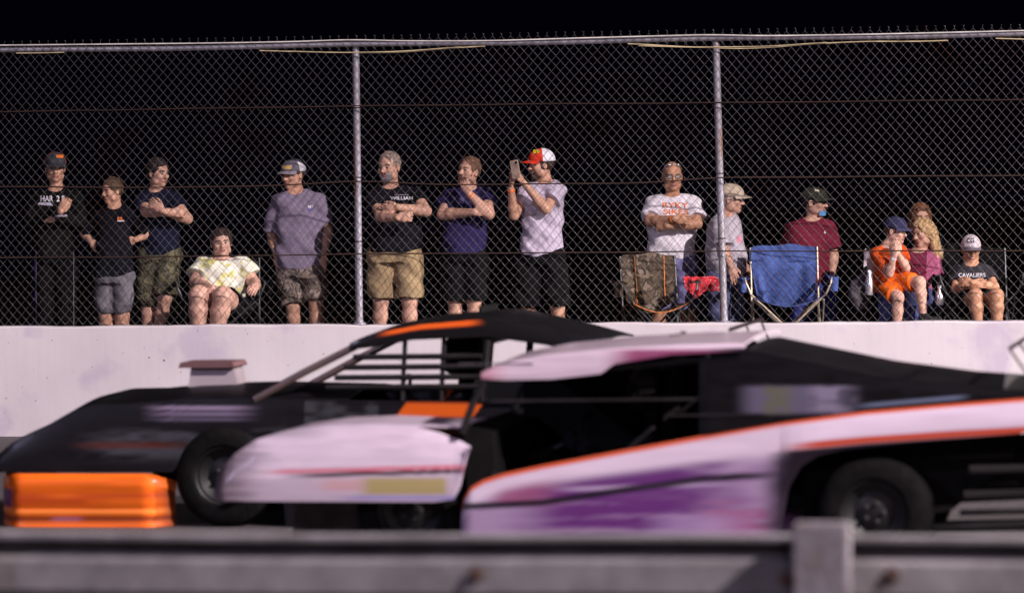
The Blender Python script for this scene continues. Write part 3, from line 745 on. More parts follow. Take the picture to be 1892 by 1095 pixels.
# --- man, grey-purple tee and trucker cap, hands in pockets
p = person(5, 'man in grey purple tee and camouflage shorts with both hands in his pockets', 1.45, (541, 324), (548, 354),
    [(350, 534, 566, .06), (354, 522, 580, .09), (362, 506, 595, .115), (385, 507, 598, .14), (430, 511, 598, .155), (470, 509, 600, .155), (495, 510, 600, .15)],
    [dict(sh=(513, 374), el=(502, 434, .02), wr=(511, 474, -.06), th=1, hd=(.35, -.1, -1), curl=.2, sl=.92, sw=1.1), dict(sh=(588, 372), el=(606, 428, .02), wr=(599, 470, -.05), th=-1, hd=(-.2, -.1, -1), curl=.2, sl=.76, sw=1.1)],
    [dict(hip=(532, 505), kn=(541, 566, -.02), an=(545, 650)), dict(hip=(579, 505), kn=(584, 562, -.02), an=(586, 650))], SKM, head=(-38, 4, 0), hs=1.04, hair='under', hairc=(.06, .04, .03), beard=None,
    shirt=T('grey_purple_tee', (.215, .175, .255), var=.08), pants=(camo('camo_light', [(.10, .075, .07), (.20, .155, .13), (.06, .045, .045), (.27, .21, .18)], 15), (.92, .86), (.122, .108)), wrinkle=1.4)
cap(p, T('cap_grey', (.13, .115, .15)), T('cap_white', (.72, .70, .78)), T('cap_brim_grey', (.26, .22, .26)))
patch('cap_patch', mat('tan_patch', (.55, .36, .12), .7), p['cap'], p['cap'], [(522, 305), (539, 306), (539, 313), (521, 312)])
letters('lettering', 'M7', WHT, p['shirt'], p['shirt'], 574, 382, 5, 10); patch('print', mat('print_blue', (.12, .13, .42), .8), p['shirt'], p['shirt'], [(567, 386), (579, 385), (576, 389), (570, 389)])

# --- bearded man
p = person(6, 'bald bearded man in black tee and khaki shorts with crossed arms', .95, (719, 309), (722, 345),
    [(340, 705, 742, .07), (346, 692, 758, .10), (357, 680, 776, .12), (395, 684, 779, .15), (435, 684, 780, .17), (466, 682, 779, .165)],
    [dict(sh=(693, 364), el=(703, 399, -.22), wr=(735, 402, -.36), th=1, hd=(1, 0, .05), curl=1.3, sl=.55, sw=1.1), dict(sh=(768, 362), el=(787, 390, -.16), wr=(735, 383, -.28), th=-1, hd=(-1, 0, -.1), curl=.6, sl=.5, sw=1.05)],
    [dict(hip=(705, 477), kn=(704, 556, -.02), an=(700, 650)), dict(hip=(755, 477), kn=(757, 556, -.02), an=(757, 650))], SKF, head=(-30, 4, 0), hs=1.06, hair='crop', hairc=(.25, .19, .165), beard=(.20, .18, .19), browc=(.10, .07, .06),
    shirt=T('black_tee_faded', (.009, .008, .012), var=.2), pants=(T('khaki', (.33, .235, .135), var=.1), .93, (.128, .118)), arm_r=1.12, wide=1.05, leg_r=1.1)
letters('lettering', 'WILLIAM', WHT, p['shirt'], p['shirt'], 742, 366, 6, 42); letters('emblem', '___', mat('print_dim', (.16, .14, .20), .8), p['shirt'], p['shirt'], 742, 360, 2, 26)
# --- man, purple-navy tee, hand at chin
p = person(7, 'man in purple navy tee and black shorts holding one hand to his chin', .95, (866, 317), (867, 347),
    [(344, 850, 886, .06), (350, 836, 897, .09), (360, 822, 905, .12), (395, 818, 900, .15), (430, 818, 900, .165), (468, 816, 899, .155)],
    [dict(sh=(832, 366), el=(818, 396, -.12), wr=(876, 392, -.27), th=1, hd=(1, 0, .1), curl=.7, sl=.52, sw=1.1), dict(sh=(897, 364), el=(903, 395, -.22), wr=(867, 358, -.26), th=-1, hd=(-.45, -.05, .9), curl=1.1, sl=.5, sw=1.15, pn=(.0, 1, .3))],
    [dict(hip=(839, 478), kn=(841, 556, -.02), an=(841, 650)), dict(hip=(880, 478), kn=(876, 556, -.02), an=(876, 650))], SKF, head=(-40, -8, -4), hs=1.02, hair='crop', hair_s=.003, hairc=(.15, .075, .045), beard=(.20, .10, .065),
    shirt=T('purple_navy_tee', (.022, .017, .068), var=.1), pants=(T('black_shorts', (.0065, .0065, .008)), .98, (.118, .112)), arm_r=1.15, leg_r=1.02)
band(p, 1, ORG); patch('print', mat('print_dim2', (.10, .09, .22), .8), p['shirt'], p['shirt'], [(846, 365), (858, 365), (857, 377), (848, 375)])

# --- man filming with a phone
p = person(8, 'man in pale lilac tee, black shorts and red white cap raising a phone', .95, (999, 305), (1008, 336),
    [(331, 992, 1026, .06), (337, 982, 1034, .09), (347, 968, 1042, .12), (380, 966, 1042, .14), (430, 963, 1040, .145), (471, 959, 1039, .14)],
    [dict(sh=(975, 353, -.04), el=(950, 398, -.16), wr=(944, 347, -.26), th=-1, hd=(.06, -.05, 1), curl=.7, sl=.55, pn=(.9, .3, 0)), dict(sh=(1031, 352, -.02), el=(1008, 386, -.20), wr=(967, 337, -.28), th=1, hd=(-.5, 0, .8), curl=.8, sl=.62, sw=1.25, pn=(-.9, .3, 0))],
    [dict(hip=(976, 480), kn=(976, 566, -.02), an=(976, 650)), dict(hip=(1022, 480), kn=(1030, 566, -.02), an=(1034, 650))], SKM, head=(-68, 2, 0), hs=1.0, hair='short', hair_s=.002, hairc=(.035, .02, .014), beard=(.06, .035, .025),
    shirt=T('lilac_tee', (.50, .43, .55), var=.05), pants=(T('black_shorts', (.0065, .0065, .008)), 1.0, (.122, .118)), arm_r=.98, wrinkle=1.4)
cap(p, T('cap_red', (.62, .04, .02)), T('cap_white', (.72, .70, .78)), T('cap_red', (.62, .04, .02)), tall=1.05)
letters('lettering', '59', mat('print_lime', (.60, .78, .03), .7), p['cap'], p['cap'], 991, 280, 6.5, 12)
band(p, 0, ORG)
ph = MB(); c = at(952, 313, .95-.34); a_ = math.radians(-14)
o = MB()
rr = Matrix.Rotation(VIEW_A+math.radians(-32), 3, 'Z') @ Matrix.Rotation(math.radians(-10), 3, 'Y')
def rbox(w, d, h, r=.008):
    pts = []
    for sx, sz, a0 in ((1, 1, 0), (-1, 1, 90), (-1, -1, 180), (1, -1, 270)):
        for k in range(5): t = math.radians(a0+k*22.5); pts.append((sx*(w/2-r)+r*math.cos(t), sz*(h/2-r)+r*math.sin(t)))
    n = len(pts); V = [rr@Vector((x, -d/2, z)) for x, z in pts]+[rr@Vector((x, d/2, z)) for x, z in pts]
    return V, [tuple(range(n)), tuple(range(2*n-1, n-1, -1))]+[(i, n+i, n+(i+1) % n, (i+1) % n) for i in range(n)]
V_, F_2 = rbox(.078, .009, .155, .012); 
phone = MB().add([v+Vector(c) for v in V_], F_2).build('phone', mat('phone_back', (.50, .36, .28), .35)); tag(phone, 'pale gold phone held up by the man in the red and white cap', 'phone')
V_, F_2 = rbox(.02, .004, .02, .006); MB().add([v+Vector(c)+rr@Vector((.022, -.006, .055)) for v in V_], F_2).build('camera_lens', MT['black_flat'], phone)

# --- man, white tee
p = person(9, 'bald man in white tee with orange lettering and crossed arms', 1.35, (1242, 327), (1243, 361),
    [(355, 1227, 1260, .07), (360, 1215, 1273, .10), (369, 1198, 1288, .125), (400, 1197, 1289, .15), (440, 1196, 1285, .155), (478, 1195, 1284, .15)],
    [dict(sh=(1207, 377), el=(1200, 409, -.14), wr=(1246, 404, -.30), th=1, hd=(1, .1, -.12), curl=.9, sl=.78, sw=1.1), dict(sh=(1281, 377), el=(1288, 414, -.12), wr=(1232, 417, -.26), th=-1, hd=(-1, .3, .0), curl=.9, sl=.72, sw=1.1)],
    [dict(hip=(1218, 490), kn=(1218, 575, -.02), an=(1216, 655)), dict(hip=(1264, 490), kn=(1272, 572, -.04), an=(1277, 655))], SKT, head=(6, 2, 0), hs=1.04, hair=None, hairc=(.12, .08, .06), beard=None,
    shirt=T('white_tee', (.74, .69, .76), var=.04), pants=(T('denim_shorts', (.17, .155, .33), var=.25, vs=6), 1.0, (.118, .108)), arm_r=1.05)
letters('lettering', 'RYKY', ORG, p['shirt'], p['shirt'], 1248, 379, 9.5, 48); letters('lettering', 'SIKES', ORG, p['shirt'], p['shirt'], 1249, 391, 9.5, 46)
band(p, 0, ORG); glasses(p, False); 
H_ = p['head']; g = MB()
for q in (-1, 1): g.ball(H_.w(q*.035, .062, .102), (.018, .008, .012))
g.tube([H_.w(-.084, .0, .055), H_.w(-.06, .055, .095), H_.w(0, .07, .105), H_.w(.06, .055, .095), H_.w(.084, 0, .055)], .003, 6); g.build('sunglasses', MT['silver'], p['root'], True)

# --- older man in profile behind the second post
p = person(10, 'heavy man in light grey tee, jeans and tan cap behind the fence post', 1.15, (1351, 369), (1341, 397),
    [(392, 1328, 1356, .06), (398, 1320, 1362, .09), (410, 1309, 1368, .14), (440, 1304, 1374, .20), (475, 1303, 1380, .23), (506, 1306, 1379, .22)],
    [dict(sh=(1330, 414, -.16), el=(1336, 458, -.20), wr=(1351, 492, -.26), th=1, hd=(.3, -.1, -1), curl=.3, sl=.85, sw=1.15), dict(sh=(1338, 414, .17), el=(1350, 455, .22), wr=(1366, 480, .12), th=-1, hd=(.5, -.3, -.6), curl=.5, sl=.85)],
    [dict(hip=(1330, 512, -.08), kn=(1334, 580, -.08), an=(1333, 655)), dict(hip=(1350, 512, .08), kn=(1352, 580, .08), an=(1352, 655))], SKF, head=(76, 4, 0), hs=1.0, hair='under', hairc=(.35, .30, .27),
    shirt=T('light_grey_tee', (.42, .38, .44), var=.06), pants=(T('jeans', (.10, .11, .22), var=.25, vs=5), 2, (.125, .105), 'jeans'), arm_r=1.05)
cap(p, T('cap_tan', (.52, .42, .33)), T('cap_tan', (.52, .42, .33)), T('cap_tan', (.52, .42, .33)))
patch('print', mat('print_rose', (.55, .22, .28), .8), p['shirt'], p['shirt'], [(1361, 438), (1370, 434), (1371, 446), (1363, 450)]); glasses(p, False)

# --- man, maroon tee
p = person(11, 'man in maroon tee and dark cap with a blue face mask below his chin', 1.55, (1506, 374), (1501, 404),
    [(400, 1487, 1519, .06), (406, 1474, 1528, .09), (416, 1456, 1536, .12), (440, 1452, 1534, .14), (480, 1457, 1532, .15), (522, 1458, 1535, .145)],
    [dict(sh=(1466, 424), el=(1452, 478, .02), wr=(1456, 520, -.04), th=1, hd=(.1, -.1, -1), curl=.4, sl=.75, sw=1.15), dict(sh=(1529, 420), el=(1540, 472, .04), wr=(1537, 508, -.02), th=-1, hd=(-.2, -.1, -1), curl=.4, sl=.72, sw=1.15)],
    [dict(hip=(1482, 530), kn=(1483, 590, -.02), an=(1483, 665)), dict(hip=(1520, 530), kn=(1528, 590, -.02), an=(1530, 665))], SKF, head=(62, 2, 0), hs=1.02, hair='under', hairc=(.03, .02, .018),
    shirt=T('maroon_tee', (.155, .018, .038), var=.12), pants=(T('blue_jeans', (.04, .05, .20), var=.2), 2, (.105, .092), 'jeans'))
cap(p, T('cap_olive', (.035, .036, .028)), T('cap_olive', (.035, .036, .028)), T('cap_olive', (.035, .036, .028)), tall=.9)
patch('cap_patch', mat('cream_patch', (.55, .48, .38), .7), p['cap'], p['cap'], [(1505, 349), (1513, 351), (1514, 354), (1506, 353)]); glasses(p, True)
H_ = p['head']; G = [[H_.w(.060*math.sin(a)+0, .035+.055*math.cos(a)+.006, -.085-.022*v) for a in np.linspace(-1.1, 1.1, 9)] for v in (-.8, 0, 1)]
MB().sheet(G, .004).build('face_mask', mat('mask_blue', (.10, .30, .62), .8), p['root'], True)
patch('print', WHT, p['shirt'], p['shirt'], [(1523, 427), (1525, 427), (1526, 431), (1522, 431)])

# --- woman behind with sunglasses on her head
p = person(14, 'woman with reddish hair and sunglasses on her head, behind the blonde woman', 1.55, (1701, 404), (1701, 432),
    [(429, 1686, 1718, .06), (434, 1676, 1728, .09), (445, 1668, 1742, .11), (480, 1672, 1740, .13), (530, 1668, 1742, .14)],
    [dict(sh=(1677, 450), el=(1666, 490), wr=(1680, 520, -.1), th=1, sl=.6), dict(sh=(1734, 450), el=(1744, 490), wr=(1730, 520, -.1), th=-1, sl=.6)],
    [dict(hip=(1688, 540), kn=(1688, 590, -.02), an=(1688, 665)), dict(hip=(1722, 540), kn=(1722, 590, -.02), an=(1722, 665))], SKF, head=(10, 0, 0), hs=.98, hair='long', hairc=(.16, .065, .03),
    shirt=T('black_tee', (.0065, .0065, .011)), pants=(T('dark_trousers', (.012, .012, .015)), 2, (.11, .09), 'trousers'), arm_r=.9)
glasses(p, True, 1)

# --- blonde woman in maroon, chair
p = person(13, 'blonde woman in maroon long sleeved shirt sitting with the boy on her lap', 1.15, (1705, 432), (1697, 462),
    [(459, 1682, 1713, .06), (464, 1675, 1722, .09), (474, 1667, 1733, .12), (500, 1668, 1733, .15), (535, 1664, 1732, .17), (560, 1664, 1732, .16)],
    [dict(sh=(1678, 478), el=(1640, 508, -.18), wr=(1622, 502, -.40), th=1, hd=(-.4, -.1, .8), curl=.8), dict(sh=(1724, 478), el=(1731, 506, -.06), wr=(1694, 522, -.30), th=-1, hd=(-.9, -.1, -.1), curl=.6)],
    [dict(hip=(1683, 556), kn=(1643, 544, -.38), an=(1640, 640, -.38)), dict(hip=(1716, 556), kn=(1682, 541, -.38), an=(1681, 640, -.34))], SKF, head=(-48, 6, 10), hs=.98, hair='long', hairc=(.44, .28, .14),
    shirt=([T('maroon_shirt', (.16, .022, .055)), T('pink_sleeve', (.40, .10, .20))], lambda x, y: np.where(x > 1712, 1, 0)), sleeve=2, pants=(T('jeans_mid', (.07, .085, .22), var=.25), 2, (.11, .095), 'jeans'), seated=True, arm_r=.95)

# --- boy in orange on her lap
p = person(12, 'boy in orange shirt and shorts with navy cap sitting sideways, hands at his mouth', .80, (1655, 427, 0), (1641, 453),
    [(450, 1629, 1656, .05), (455, 1620, 1664, .075), (464, 1612, 1672, .10), (490, 1611, 1670, .12), (520, 1614, 1670, .125), (532, 1616, 1672, .11)],
    [dict(sh=(1622, 468, -.04), el=(1643, 505, -.20), wr=(1652, 472, -.24), th=1, hd=(-.2, 0, 1), curl=.9, sl=.70, pn=(.5, .8, 0)), dict(sh=(1664, 466), el=(1674, 495, -.12), wr=(1659, 468, -.22), th=-1, hd=(-.15, 0, 1), curl=.9, sl=.62, pn=(-.3, .9, 0))],
    [dict(hip=(1632, 524), kn=(1659, 549, -.22), an=(1656, 628, -.20)), dict(hip=(1654, 520), kn=(1699, 521, -.20), an=(1706, 583, -.22))], SKP, head=(58, 8, 0), hs=.90, hair='under', hairc=(.10, .06, .03),
    shirt=T('orange_shirt', (.58, .075, .012), var=.1), pants=(T('orange_shorts', (.74, .13, .012), var=.1), (.82, .80), (.092, .080)), seated=True, arm_r=.80, leg_r=.80, shoes=False)
cap(p, T('cap_navy', (.030, .030, .075)), T('cap_navy', (.030, .030, .075)), T('cap_navy_brim', (.05, .05, .12)), bl=.07)
for l in p['L'][1:]:
    Fo = Field(l['an']-[.12, .26, .14], l['an']+[.2, .14, .1], .008); Fo.ell(l['an']+np.array([.06, -.04, -.035]), (.10, .05, .034), None, .01); Fo.cone(l['an'], l['an']+np.array([0, 0, .02]), .042, .038, .02, cutb=1)
    V, Fc = Fo.mesh(); mesh_obj('shoe', V, Fc, T('shoe', (.02, .02, .022)), p['root'])
band(p, 0, WHT, .026)

# --- boy with grey cap, arms crossed, black chair
p = person(15, 'boy in charcoal tee and grey cap with letters sitting in a black folding chair', .90, (1794, 462), (1795, 487),
    [(484, 1782, 1809, .05), (488, 1772, 1820, .075), (497, 1763, 1830, .10), (520, 1768, 1829, .12), (545, 1770, 1830, .13), (560, 1770, 1830, .12)],
    [dict(sh=(1769, 504), el=(1765, 534, -.12), wr=(1795, 527, -.28), th=1, hd=(1, 0, .1), curl=.6, sl=.60, sw=1.05), dict(sh=(1824, 502), el=(1838, 530, -.10), wr=(1796, 521, -.31), th=-1, hd=(-1, 0, -.05), curl=.7, sl=.55, sw=1.05)],
    [dict(hip=(1785, 565), kn=(1802, 546, -.40), an=(1808, 614, -.38)), dict(hip=(1817, 565), kn=(1841, 546, -.40), an=(1843, 614, -.38))], SKT, head=(4, 12, 0), hs=.88, hair='under', hairc=(.05, .03, .02),
    shirt=T('charcoal_tee', (.035, .032, .040)), pants=(T('black_shorts', (.0065, .0065, .008)), .60, (.10, .09)), seated=True, arm_r=.84, leg_r=.98)
cap(p, T('cap_pale', (.50, .43, .48)), T('cap_pale', (.50, .43, .48)), T('cap_brim_dark', (.16, .13, .16)), tall=1.1)
letters('lettering', 'CG', MT['black_flat'], p['cap'], p['cap'], 1793, 444, 9, 14); letters('lettering', 'CAVALIERS', WHT, p['shirt'], p['shirt'], 1796, 508, 7.5, 50)
for l in p['L']: MB().tube([l['an']+np.array([0, 0, -.05]), l['an']+np.array([0, 0, .05])], .044, 14).build('sock', MT['black_cloth'], p['root'], True)
# ================================================================ FOLDING CHAIRS
def folding_chair(label, cx, Y, fab, frame, k=1.0, yaw=0, w=.56, back=.94, seat=.50, piping=None, cup=None, pleats=0, mesh_back=False, wide_top=0):
    c = at(cx, 560, Y); o0 = Vector((c[0], c[1], GZ)); root = empty('folding_chair', o0); tag(root, label, 'folding chair', 'folding chairs behind the fence')
    Rz = Matrix.Rotation(VIEW_A+math.radians(yaw), 3, 'Z')
    L = lambda x, y, z: o0+Rz@Vector((x*k, y*k, z*k))
    hw = w/2
    for s in (-1, 1):
        MB().tube([L(s*hw, -.24, seat), L(-s*hw*.92, -.25-.02*s, .01)], .0095*k, 8).build('leg', frame, root, True)
        MB().tube([L(s*hw*.95, .22, seat-.04), L(-s*hw*.9, .24+.02*s, .01)], .0095*k, 8).build('leg', frame, root, True)
        MB().tube([L(s*hw, -.24, .02), L(s*(hw-.005), .24, seat-.05)], .009*k, 8).build('leg', frame, root, True)
        MB().tube([L(s*(hw+.012), .24, .02), L(s*(hw+.012), -.22, seat-.02)], .009*k, 8).build('leg', frame, root, True)
        MB().tube([L(s*hw, .22, .03), L(s*hw, .27, seat), L(s*(hw+wide_top), .36, back)], .010*k, 8).build('back_post', frame, root, True)
        MB().tube([L(s*hw, -.24, seat), L(s*(hw+.03), -.27, seat+.03), L(s*(hw+.07), -.27, seat+.12), L(s*(hw+.08), -.24, seat+.165)], .009*k, 8).build('arm_post', frame, root, True)
        G = [[L(s*(hw+.045+.06*v), -.26+.54*u, seat+.165+.01*math.sin(u*3)-.018*math.sin(v*math.pi)) for v in (0, .33, .66, 1)] for u in np.linspace(0, 1, 8)]
        MB().sheet(G, .006).build('armrest', fab, root, True)
        for q in (.01, .24, .02): pass
    G = []
    for i in range(13):
        v = i/12; row = []
        for j in range(17):
            u = j/16; x = (u-.5)*w; y = -.26+.50*v; z = seat-.075*math.sin(u*math.pi)*(1-.25*v)-.03*v+.004*math.sin(u*40+v*5)*(pleats > 0)
            row.append(L(x, y, z))
        G.append(row)
    MB().sheet(G, .005).build('seat', fab, root, True)
    G = []
    for i in range(21):
        v = i/20; row = []
        for j in range(25):
            u = j/24; ww = w*(.86+.14*min(1, v*1.5))+2*wide_top*v; x = (u-.5)*ww
            z = seat-.10*(1-v)*math.sin(u*math.pi)+(back-seat)*v+(.022*math.sin(u*math.pi)+.006*math.sin(u*13))*v
            y = .23+.13*v+.05*math.sin(u*math.pi)*(1-.6*v)
            if pleats: y += .017*pleats*math.sin(u*22+2.5*math.sin(u*5+v*2))*(1-v)*(v < .68)+(.008*pleats*math.sin(u*9+v*6) if v > .72 else 0)+(.012 if .66 < v < .72 else 0)
            row.append(L(x, y, z))
        G.append(row)
    b = MB().sheet(G, .005).build('backrest', fab, root, True)
    if piping:
        for u in (.26, .80):
            MB().tube([L((u-.5)*w*(1-.10*math.sin(v*math.pi)*(1-v)), .23+.13*v+.05*math.sin(u*math.pi)*(1-.6*v)-.008, seat-.10*(1-v)*math.sin(u*math.pi)+(back-seat)*v) for v in np.linspace(.02, 1, 14)], .006, 6).build('piping', piping, b, True)
        MB().tube([L(-hw+w*u, -.265, seat-.075*math.sin(u*math.pi)) for u in np.linspace(0, 1, 12)], .005, 6).build('piping', piping, b, True)
    for s in (cup or ()):
        cc = L(s*(hw+.10), -.16, seat+.165); q = MB().lathe(cc, (0, 0, 1), [(-.12, .001), (-.12, .034), (-.02, .042), (0, .044), (0, .041), (-.115, .032)], 18); q.build('cup_holder', fab, root, True)
    return root, L
RED = cloth('red_bandana', (.52, .035, .05), c2=(.62, .30, .32), thr=(.60, .63), vs=40)
bluef = cloth('blue_canvas', (.055, .088, .26), var=.2, vs=5)
camof = camo('tree_camo', [(.045, .030, .018), (.085, .055, .032), (.030, .020, .013), (.16, .115, .085)], 12)
blackf = cloth('black_canvas', (.006, .0055, .007)); greyf = cloth('grey_canvas', (.10, .088, .105), var=.3, vs=12)
folding_chair('bright blue canvas folding chair standing empty in front of the man in maroon', 1454, .55, bluef, MT['frame_tan'], 1.0, 0, back=.92, seat=.52, pleats=1.6, cup=(-1, 1), wide_top=.0)
rt_, L_ = folding_chair('brown camouflage folding chair with orange piping standing empty before the man in white', 1211, .60, camof, MT['frame_dark'], 1.04, 8, w=.45, back=.82, seat=.46, piping=mat('orange_piping', (.55, .17, .04), .8), cup=(-1,), pleats=.8)
# red bandana hanging over its arm
G = []
c0 = L_(.34, -.05, .655)
for i in range(14):
    v = i/13; row = []
    for j in range(14):
        u = j/13-.5; a = (v-.4)*2.2
        drop = .19*max(0, abs(v-.40)-.05)**.9*1.6*(1-1.1*abs(u)*(v > .4)); row.append(c0+Vector((u*.25*(1-.45*max(0, v-.4))+.05*(v < .4), -.10*(v-.4)*2+.012*math.sin(u*14+v*3), -drop+.010*math.sin(u*22))))
    G.append(row)
tag(MB().sheet(G, .004).build('bandana', RED, None, True), 'red patterned bandana draped over the arm of the brown camouflage chair', 'bandana')
folding_chair('black folding chair holding the seated woman in floral tee', 412, 1.02, blackf, MT['frame_dark'], 1.0, 0, w=.60, back=.85, seat=.50, cup=(1,))
folding_chair('black folding chair holding the boy in the grey cap', 1808, 1.00, blackf, MT['frame_dark'], 1.05, 0, w=.50, back=.84, seat=.48, cup=(-1, 1))
folding_chair('dark folding chair holding the blonde woman and the boy in orange', 1662, 1.30, blackf, MT['frame_dark'], 1.05, -6, w=.56, back=.84, seat=.48, cup=(1,))
folding_chair('dark folding chair standing empty between the blonde woman and the boy in grey cap', 1752, 1.75, blackf, MT['frame_dark'], 1.08, 12, w=.46, back=.84, seat=.5)
def bottle(px, py, Y, label, h=.20, m=None):
    c = at(px, py, Y); b = MB().lathe(c, (0, 0, 1), [(0, .001), (0, .03), (.01, .033), (h*.62, .033), (h*.8, .016), (h*.93, .013), (h*.93, .001)], 18).build('water_bottle', m or MT['silver'], None, True)
    tag(b, label, 'bottle'); MB().lathe(c+np.array([0, 0, h*.93]), (0, 0, 1), [(0, .001), (0, .016), (.022, .016), (.022, .001)], 14).build('cap', WHT, b, True)
bottle(1606, 545, .55, 'silver water bottle beside the left arm of the boy in orange'); bottle(1736, 563, .7, 'silver water bottle low between the blonde woman and the boy in grey cap', .15)
# grey round drawstring bag hanging at the left of the grey chair
Fb = Field(at(1590, 545, .9)-.26, at(1590, 545, .9)+.26, .009); cb = at(1589, 543, .9); Fb.ell(cb, (.10, .07, .14), None, .02); Fb.cone(cb+np.array([.02, 0, .1]), cb+np.array([.05, .05, .2]), .05, .03, .05)
sl = tuple(slice(0, n) for n in Fb.n); X, Y_, Z = Fb.pts(sl); Fb.A += .004*np.sin(X*60+Z*20)+.004*np.sin(Z*50)
V, Fc = Fb.mesh(); tag(mesh_obj('chair_bag', V, Fc, greyf), 'round grey mesh bag hanging at the left of the boy in orange', 'bag')
Gs = [[at(1596+15*u, 463+55*v, 1.45+.02*math.sin(v*5))+np.array([0, .01*math.sin(u*8+v*9), 0]) for u in (0, .33, .66, 1)] for v in np.linspace(0, 1, 10)]
tag(MB().sheet(Gs, .008).build('towel', cloth('pale_towel', (.42, .36, .42), var=.35, vs=20), None, True), 'pale printed towel hanging behind the left shoulder of the boy in orange', 'towel')
# ================================================================ RACE CARS
def smooth(a, b, x): t = np.clip((x-a)/(b-a), 0, 1); return t*t*(3-2*t)
_g = RNG.random((64, 64))
def vnoise(x, y):
    xi = np.floor(x).astype(int); yi = np.floor(y).astype(int); fx = x-xi; fy = y-yi; fx = fx*fx*(3-2*fx); fy = fy*fy*(3-2*fy)
    g = lambda a, b: _g[a % 64, b % 64]
    return (g(xi, yi)*(1-fx)+g(xi+1, yi)*fx)*(1-fy)+(g(xi, yi+1)*(1-fx)+g(xi+1, yi+1)*fx)*fy
def mixc(c, col, m): return c*(1-m[:, None])+np.array(col)[None, :]*m[:, None]
GLOSS = vcol_mat('livery_paint', .40, .18)
class Car:
    def __init__(s, label, Yn, Yf, px_mid, group='race cars'):
        s.Yn, s.Yf = Yn, Yf; s.Yc = (Yn+Yf)/2; c = at(px_mid, 900, s.Yc)
        s.root = empty('race_car', (c[0], s.Yc, 0)); tag(s.root, label, 'race car', 'race cars passing on the track')
    def xz(s, px, py): p = at(px, py, s.Yn); return p[0], p[2]
    def plate(s, name, poly, m, y0=None, y1=None, parent=None):
        y0 = s.Yn if y0 is None else y0; y1 = y0+.03 if y1 is None else y1
        return MB().prism([s.xz(*q) for q in poly], y0, y1).build(name, m, parent or s.root)
    def panel(s, name, x0, x1, top, bot, paint, nx=200, ny=40, bulge=.04, y=None, th=.012, parent=None, m=None, far=False):
        y = (s.Yf if far else s.Yn) if y is None else y; tx = np.array(top, float); bx = np.array(bot, float)
        xs = np.linspace(x0, x1, nx); G = []; D = []
        for i in range(ny+1):
            v = i/ny; row = []
            for x in xs:
                t = np.interp(x, tx[:, 0], tx[:, 1]); b = np.interp(x, bx[:, 0], bx[:, 1]); py = t+(b-t)*v; X, Z = s.xz(x, py)
                cur = bulge*(1-math.sin(math.pi*min(1, v*.5+.12))) + .5*bulge*(max(0, 1-(x-x0)/25.)**2 if x1-x0 > 100 else 0)
                row.append((X, y+(-cur if far else cur), Z)); D.append((x, py))
            G.append(row)
        o = MB().sheet(G, th if not far else -th).build(name, m or GLOSS, parent or s.root, True)
        D = np.array(D+D); col = paint(D[:, 0], D[:, 1]); ca = o.data.color_attributes.new('livery', 'FLOAT_COLOR', 'POINT')
        ca.data.foreach_set('color', np.concatenate([col, np.ones((len(col), 1))], 1).astype(np.float32).ravel()); return o
    def cross(s, name, prof, m, y0=None, y1=None, crown=.03, th=.012, paint=None, parent=None, n=10):
        """skin stretched across the car along a side profile of px points"""
        y0 = s.Yn if y0 is None else y0; y1 = s.Yf if y1 is None else y1; G = []; D = []
        P = []
        for a, b in zip(prof[:-1], prof[1:]):
            for t in np.linspace(0, 1, 7)[:-1]: P.append((a[0]+(b[0]-a[0])*t, a[1]+(b[1]-a[1])*t))
        P.append(prof[-1])
        for px, py in P:
            X, Z = s.xz(px, py); G.append([(X, y0+(y1-y0)*j/n, Z+crown*math.sin(math.pi*j/n)) for j in range(n+1)]); D += [(px, py)]*(n+1)
        o = MB().sheet(G, th).build(name, m, parent or s.root, True)
        if paint:
            D = np.array(D+D); col = paint(D[:, 0], D[:, 1]); ca = o.data.color_attributes.new('livery', 'FLOAT_COLOR', 'POINT')
            ca.data.foreach_set('color', np.concatenate([col, np.ones((len(col), 1))], 1).astype(np.float32).ravel())
        return o
    def tube(s, name, pts, r, m, parent=None):   # pts: (px, py, y)
        return MB().tube([(*s.xz(a, b)[:1], y, s.xz(a, b)[1]) for a, b, y in pts], r, 8).build(name, m, parent or s.root, True)
    def wheel(s, px, near=True, r=.33, w=.29, inset=-.03):
        x = s.xz(px, 950)[0]; y = s.Yn+inset if near else s.Yf-inset; d = 1 if near else -1
        h = empty('wheel', (x, y, r)); h.parent = s.root; h.location = Vector((x, y, r))-s.root.location
        c = (x, y, r); ax = (0, d, 0)
        MB().lathe(c, ax, [(.03, .19), (.004, .205), (.0, .25), (.012, .295), (.035, .322), (.07, .33), (w-.07, .33), (w-.035, .322), (w-.01, .295), (w, .25), (w, .19)], 48).build('tyre', MT['rubber'], h, True)
        rim = MB().lathe(c, ax, [(.028, .195), (.012, .19), (.02, .178), (.06, .17), (.09, .12), (.07, .075), (.06, .03), (.06, .001)], 40).build('rim', MT['rim'], h, True)
        for k in range(5):
            a = k*2*math.pi/5; MB().lathe((x+.055*math.cos(a), y+d*.064, r+.055*math.sin(a)), (0, -d, 0), [(0, .012), (.02, .012), (.024, .006), (.024, .001)], 8).build('lug_nut', MT['lug'], rim, True)
